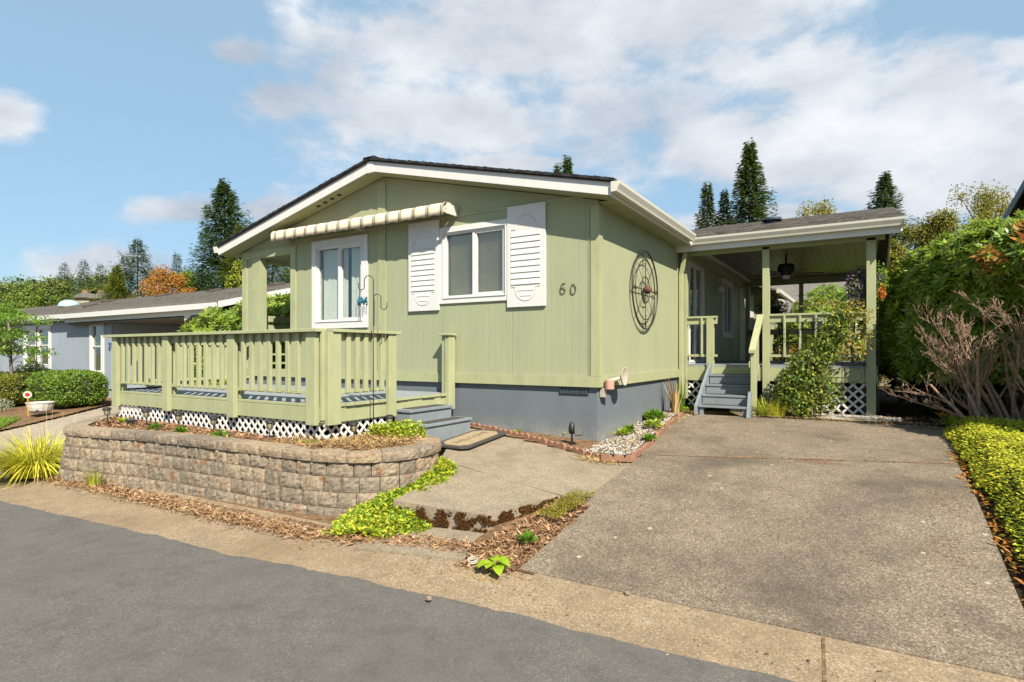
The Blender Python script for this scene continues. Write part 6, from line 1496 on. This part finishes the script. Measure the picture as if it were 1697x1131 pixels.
# maple at the left edge
mp_ = G(20, 672, -.36)
mt_ = thing('young_maple', 'young green maple with airy layered leaves at the left edge before the blue house', 'tree', tuple(mp_))
m = MB(); tp = [tuple(mp_), (mp_.x-.05, mp_.y, .6), (mp_.x-.15, mp_.y, 1.3), (mp_.x-.3, mp_.y, 2.3)]; m.tube(tp, [.06, .05, .04, .02], 8); m.build('trunk', m_wood, mt_, smooth=True)
MBl = []
rr = random.Random(61)
for k in range(26):
    a = rr.random()*6.28; r = rr.uniform(.2, 1.55); MBl.append((mp_.x-.75+r*math.cos(a), mp_.y+r*math.sin(a)*.8, rr.uniform(1.15, 3.0)-.12*r, rr.uniform(.4, .65), rr.uniform(.4, .6), rr.uniform(.12, .22)))
MBl += [(mp_.x-1.2, mp_.y, 1.7, .9, .7, .25), (mp_.x-1.0, mp_.y, 2.3, .9, .7, .25), (mp_.x+.75, mp_.y-.1, 2.15, .55, .4, .13), (mp_.x+.5, mp_.y-.1, 1.75, .5, .4, .13), (mp_.x-2.2, mp_.y, 2.4, .8, .6, .3)]
crown_mesh('crown', MBl, 6200, FOL['maple'], .085, .055, 160, mt_, .8)
limbs(mt_, (mp_.x-.12, mp_.y, 1.1), [b[:3] for b in MBl[::2]], .018, m_wood, 4)
limbs(mt_, (mp_.x-.1, mp_.y, .9), [(mp_.x+.9, mp_.y+.3, 1.6), (mp_.x+.8, mp_.y+.2, 1.25), (mp_.x+.6, mp_.y+.2, .9)], .012, m_wood, 5)
crown_mesh('low_sprays', [(mp_.x+.85, mp_.y+.3, 1.6, .22, .2, .12), (mp_.x+.8, mp_.y+.2, 1.25, .22, .15, .1), (mp_.x+.6, mp_.y+.2, .95, .2, .15, .1)], 260, FOL['maple'], .07, .04, 161, mt_, .8)
# rhododendron between the houses
bush('rhododendron', 'sunlit rhododendron between the deck and the blue house carport', [(-10.6, 1.6, 1.35, 1.1, .9, .95), (-9.5, 1.9, 1.55, 1.1, .9, 1.0), (-8.6, 2.4, 1.7, .9, .9, 1.0), (-10.0, 1.6, .6, 1.2, .8, .8), (-8.9, 2.6, 1.0, 1.2, .8, 1.1)], 2600, 'rhodo', .15, .05, 170, (-9.8, 2.0, -.3), use_whorl=True)
bush('sparse_rhododendron_shoot', 'open leafy shoot left of the sunlit rhododendron', [(-11.75, 1.5, 1.78, .35, .3, .13), (-11.4, 1.5, 1.4, .3, .3, .2)], 60, 'rhodo', .16, .05, 172, (-11.2, 1.5, -.3), use_whorl=True, inner=False)

# ------------------------------------------------------------------ distant trees
def base_at(u, d): p = AT(u, HY, d); return Vector((p.x, p.y, -.5))
def conifer(u, vtop, d, halfw_px, fm, label, seed, cat='tree', n=5200, droop=.25, gap=.12, lean=0., name='conifer', vbase=520, taper=1., group='conifers on the skyline', two=False):
    b = base_at(u, d); H = (HY-vtop)/F_*d+1.18+.5; R0 = (2.35 if d < 55 else 3.0)*halfw_px/F_*d; n = int(n*3.8); t = thing(name, label, cat, tuple(b), group); rs = np.random.RandomState(seed); rr = random.Random(seed)
    m = MB(); m.tube([b, b+Vector((lean*H*.5, 0, H*.5)), b+Vector((lean*H, 0, H*.985))], [H*.010, H*.006, H*.0015], 7); m.build('trunk', m_barkd, t, smooth=True)
    # branches as whorls; each carries drooping sprays
    nb_ = max(70, int(H*9)); z0 = .10; P = []; D = []; U = []; per = max(8, n//nb_)
    lob = [rr.uniform(.62, 1.28) for _ in range(40)]
    mbr = MB()
    for i in range(nb_):
        f = i/nb_; h = (z0+(1-z0)*f)*H; env = R0*(1-f)**(.95*taper)*(.62+.38*min(1, f*8))
        L = env*lob[int(f*39)]*rr.uniform(.55, 1.15)+.006*H
        a = i*2.39996+rr.uniform(-.4, .4); d_ = np.array([math.cos(a), math.sin(a), 0]); up = .28*(f)-.12
        q0 = np.array([b.x+lean*H*f, b.y, b.z+h]); k = max(10, int(per*(.25+1.7*(1-f))))
        s = rs.random(k)**.95; sag = -droop*L*s**1.7
        pts = q0+d_*(L*s)[:,None]+np.array([0, 0, 1])*(up*L*s+sag)[:,None]
        side = np.array([-d_[1], d_[0], 0]); lat = rs.normal(size=k)*(.10+.16*(1-s))*L
        pts = pts+side*lat[:,None]+np.array([0, 0, 1.])*(rs.normal(size=k)*(.07*L+.012*H))[:,None]
        P.append(pts); dd = d_*.9+side*(np.sign(lat)*.75)[:,None]+np.array([0, 0, 1.])*(-.25+.35*rs.random(k))[:,None]; D.append(dd); U.append(np.tile([0, 0, 1.], (k, 1)))
        if i % 3 == 0: mbr.tube([tuple(q0), tuple(q0+d_*L*.6+np.array([0, 0, up*L*.6-droop*L*.42]))], [H*.004, H*.0015], 4, cap=False)
    mbr.build('branch', m_barkd, t)
    P = np.concatenate(P); D = np.concatenate(D); U = np.concatenate(U); k = len(P); sz = H*.019*(.6+.8*rs.random(k))
    V, Fc = leaf_arrays(P, D, np.maximum(sz, .10), sz*.42, rs, .2, U*2); np_mesh('crown', V, Fc, FOL[fm], t); return t
def broad(u, vtop, vbot, d, halfw, fm, label, seed, n=2600, name='broadleaf_tree', cat='tree', L=None, shell=.6, nbl=9, inner=True, group='leafy trees on the skyline', lump=.2, bark=None, airy=False):
    b = base_at(u, d); zt = 1.18+(HY-vtop)/F_*d; zb = 1.18+(HY-vbot)/F_*d; Rw = halfw/F_*d; rr = random.Random(seed); t = thing(name, label, cat, tuple(b), group); bl = []
    H = zt-zb
    for k in range(nbl):
        f = rr.random(); x = rr.uniform(-1, 1); zc = zb+H*(.25+.6*f); lim = Rw*math.sqrt(max(.1, 1-((f-.35)/.8)**2)); sx = lim*x*.7; r = rr.uniform(.28, .45)
        bl.append((b.x+CAMR.x*sx+rr.uniform(-.3, .3)*Rw, b.y+CAMR.y*sx+rr.uniform(-.3, .3)*Rw, min(zc, zt-H*r*.55), Rw*r*(.7 if airy else 1), Rw*r*(.7 if airy else 1), H*r*(.45 if airy else .6)))
    bl.append((b.x, b.y, zt-H*.3, Rw*.4, Rw*.4, H*.3)); bl.append((b.x, b.y, zb+H*.35, Rw*.85, Rw*.7, H*.38))
    L = L or max(.09, d*.0045)
    crown_mesh('crown', bl, int(n*1.6), FOL[fm], L*.85, L*.5, seed, t, shell, lump=lump)
    if inner: crown_mesh('inner_foliage', [(a, bb, c, dd*.7, e*.7, f*.7) for a, bb, c, dd, e, f in bl], n//3, FOL['darkf'], L*1.5, L, seed+3, t, .7)
    m = MB(); m.tube([b, (b.x, b.y, zb+H*.3), (b.x, b.y, zb+H*.7)], [H*.03, H*.022, H*.01], 7); m.build('trunk', bark or m_barkd, t, smooth=True)
    limbs(t, (b.x, b.y, zb+H*.1), [q[:3] for q in bl], H*.012, bark or m_barkd, seed); return t
conifer(372, 303, 40, 66, 'spruce', 'tallest blue green spruce left of the green house', 201, n=11000, droop=.12)
conifer(398, 372, 37, 42, 'cedar', 'olive brown cedar overlapping the right side of the tallest spruce', 202, n=4500, droop=.3)
broad(402, 432, 500, 34, 26, 'gold', 'low golden green cedar at the foot of the tallest spruce', 203, n=2400, name='cedar_bush')
conifer(228, 398, 60, 42, 'fir', 'dark fir with broad top behind the orange tree', 204, n=6000)
conifer(207, 425, 58, 34, 'fir', 'darker shorter fir left of the broad topped fir', 205, n=3500)
conifer(293, 421, 75, 28, 'spruce', 'small pointed fir above the orange tree', 206, n=2500)
conifer(107, 436, 80, 27, 'spruce', 'pointed dark spruce far left above the rounded olive tree', 207, n=2500)
conifer(139, 432, 80, 26, 'spruce', 'slim dark spruce in the middle of the far left row', 208, n=2500)
conifer(166, 438, 78, 30, 'fir', 'lighter green fir just left of the golden cone shaped conifer', 209, n=2500)
conifer(250, 440, 70, 34, 'spruce', 'fir partly hidden by the orange tree', 221, n=2500)
conifer(193, 440, 38, 26, 'gold', 'golden cone shaped conifer beside the orange tree', 210, n=6500, droop=.0, taper=.8, name='golden_conifer')
broad(268, 438, 512, 36, 52, 'autumn', 'orange autumn tree behind the blue house roof', 211, n=4200, shell=.9, inner=False, bark=m_wood, L=.13, nbl=16, airy=True)
broad(303, 450, 480, 37, 18, 'decid', 'small bright green crown beside the orange tree', 212, n=700, inner=False)
broad(315, 475, 500, 35.5, 16, 'autumn', 'small orange red bush right of the orange tree', 222, n=500, inner=False, L=.12)
broad(85, 462, 510, 55, 40, 'olive', 'rounded olive green tree in the far left row', 213, n=3000)
broad(35, 472, 520, 50, 34, 'decid', 'bright green tree at the far left horizon', 214, n=2600)
broad(-20, 470, 530, 46, 50, 'olive', 'olive tree cut by the left picture edge', 215, n=2600)
broad(62, 488, 516, 44, 30, 'decid', 'low bright green tree behind the skylight dome', 223, n=1800)
broad(150, 478, 502, 62, 16, 'cedar', 'small rounded olive tree behind the far chimneys', 224, n=700)
for i, (u, vt) in enumerate(((88, 492), (99, 491), (110, 488), (120, 488), (129, 500))):
    conifer(u, vt, 42, 7, 'box', '%s narrow green column of the far clipped row' % ord_ if (ord_ := ords[i]) else '', 230+i, n=900, droop=.0, taper=.5, name='columnar_evergreen', group='narrow columns by the far house', cat='evergreen')
broad(12, 462, 530, 90, 60, 'olive', 'hazy olive tree mass furthest left on the horizon', 251, n=2600)
broad(70, 458, 530, 95, 60, 'decid', 'far green tree behind the slim far left spruces', 252, n=2600)
broad(130, 452, 530, 95, 50, 'olive', 'far olive tree behind the brick chimneys', 253, n=2600)
broad(190, 448, 530, 90, 40, 'olive', 'far dark tree behind the golden conifer', 254, n=2200)
broad(325, 446, 520, 80, 40, 'olive', 'far olive tree between orange tree and tallest spruce', 255, n=2000)
broad(1340, 372, 430, 80, 40, 'olive', 'low olive tree just above the porch roof ridge', 256, n=1500)
conifer(452, 405, 30, 44, 'cedar', 'yellow green cedar seen through the entry opening', 216, n=9000, droop=.25, taper=.6)
conifer(490, 400, 31, 40, 'cedar', 'second yellow green cedar further right behind the entry opening', 217, n=6000, droop=.25, taper=.6)
b_ = thing('plum_shrub', 'dark purple shrub at the right of the entry opening', 'shrub', (-14, 8, 0)); pp = AT(478, 470, 24); crown_mesh('foliage', [(pp.x, pp.y, pp.z-.1, .5, .5, .45)], 500, FOL['darkf'], .12, .07, 218, b_, .7)
conifer(1242, 240, 48, 33, 'fir', 'tall irregular fir standing highest right of the green house', 240, n=7500, droop=.35, lean=.0, taper=.75)
conifer(1172, 306, 50, 40, 'fir', 'shorter fir immediately left of the highest fir', 241, n=5000, droop=.3)
conifer(1200, 318, 51, 30, 'fir', 'fir filling the gap between the highest fir and its shorter neighbour', 242, n=4000, droop=.3)
conifer(1467, 290, 46, 56, 'spruce', 'dense pointed spruce above the right end of the porch roof', 243, n=8500, droop=.15)
conifer(940, 264, 60, 16, 'fir', 'fir tip poking over the right half of the green house roof', 244, n=4500)
conifer(924, 276, 60, 10, 'fir', 'smaller fir tip left of the other above the green house roof', 245, n=3000)
broad(1366, 326, 420, 42, 46, 'yellow', 'airy yellow green tree behind the porch roof', 246, n=2600, shell=.9, inner=False, nbl=14, airy=True)
broad(1545, 350, 440, 34, 50, 'yellow', 'yellow olive tree between the porch roof and the rhododendron', 247, n=3600, shell=.8, inner=True)
broad(1640, 300, 420, 30, 62, 'yellow', 'tall airy olive yellow tree above the rhododendron', 248, n=3400, shell=.9, inner=False, nbl=18, airy=True)
broad(1484, 395, 470, 28, 28, 'yellow', 'yellowing shrub just right of the porch roof end', 249, n=2400)
# far house on the hill, left
fh = thing('far_house', 'distant cream house with brick chimneys above the blue house roof', 'house', (-50, 30, 0)); q = AT(143, 497, 60)
T0 = Matrix.Translation((q.x, q.y, 0)) @ Matrix.Rotation(YAW, 4, 'Z'); zc = q.z
m = MB(); m.T = T0; m.box(-1.2, 2.2, 0, 4, -1, zc+.25); m.build('wall', m_cream, fh)
m = MB(); m.T = T0; m.prism([(-1.5, -.3, zc+.2), (-.2, -.3, zc+.75), (1.2, -.3, zc+.2)], (0, 4, 0)); m.prism([(.4, -.5, zc+.1), (2.0, -.5, zc+.85), (3.0, -.5, zc+.1)], (0, 4, 0)); m.build('roof', m_roofn, fh)
for x in (-.7, .95): m = MB(); m.T = T0; m.box(x, x+.5, .4, .9, zc+.2, zc+1.05); m.build('chimney', m_brick, fh)
m = MB(); m.T = T0; m.box(.5, 1.5, -.05, -.01, zc-.35, zc+.05); m.build('window', m_blackp, fh)
# camera-independent finish
C.render.engine = 'CYCLES'
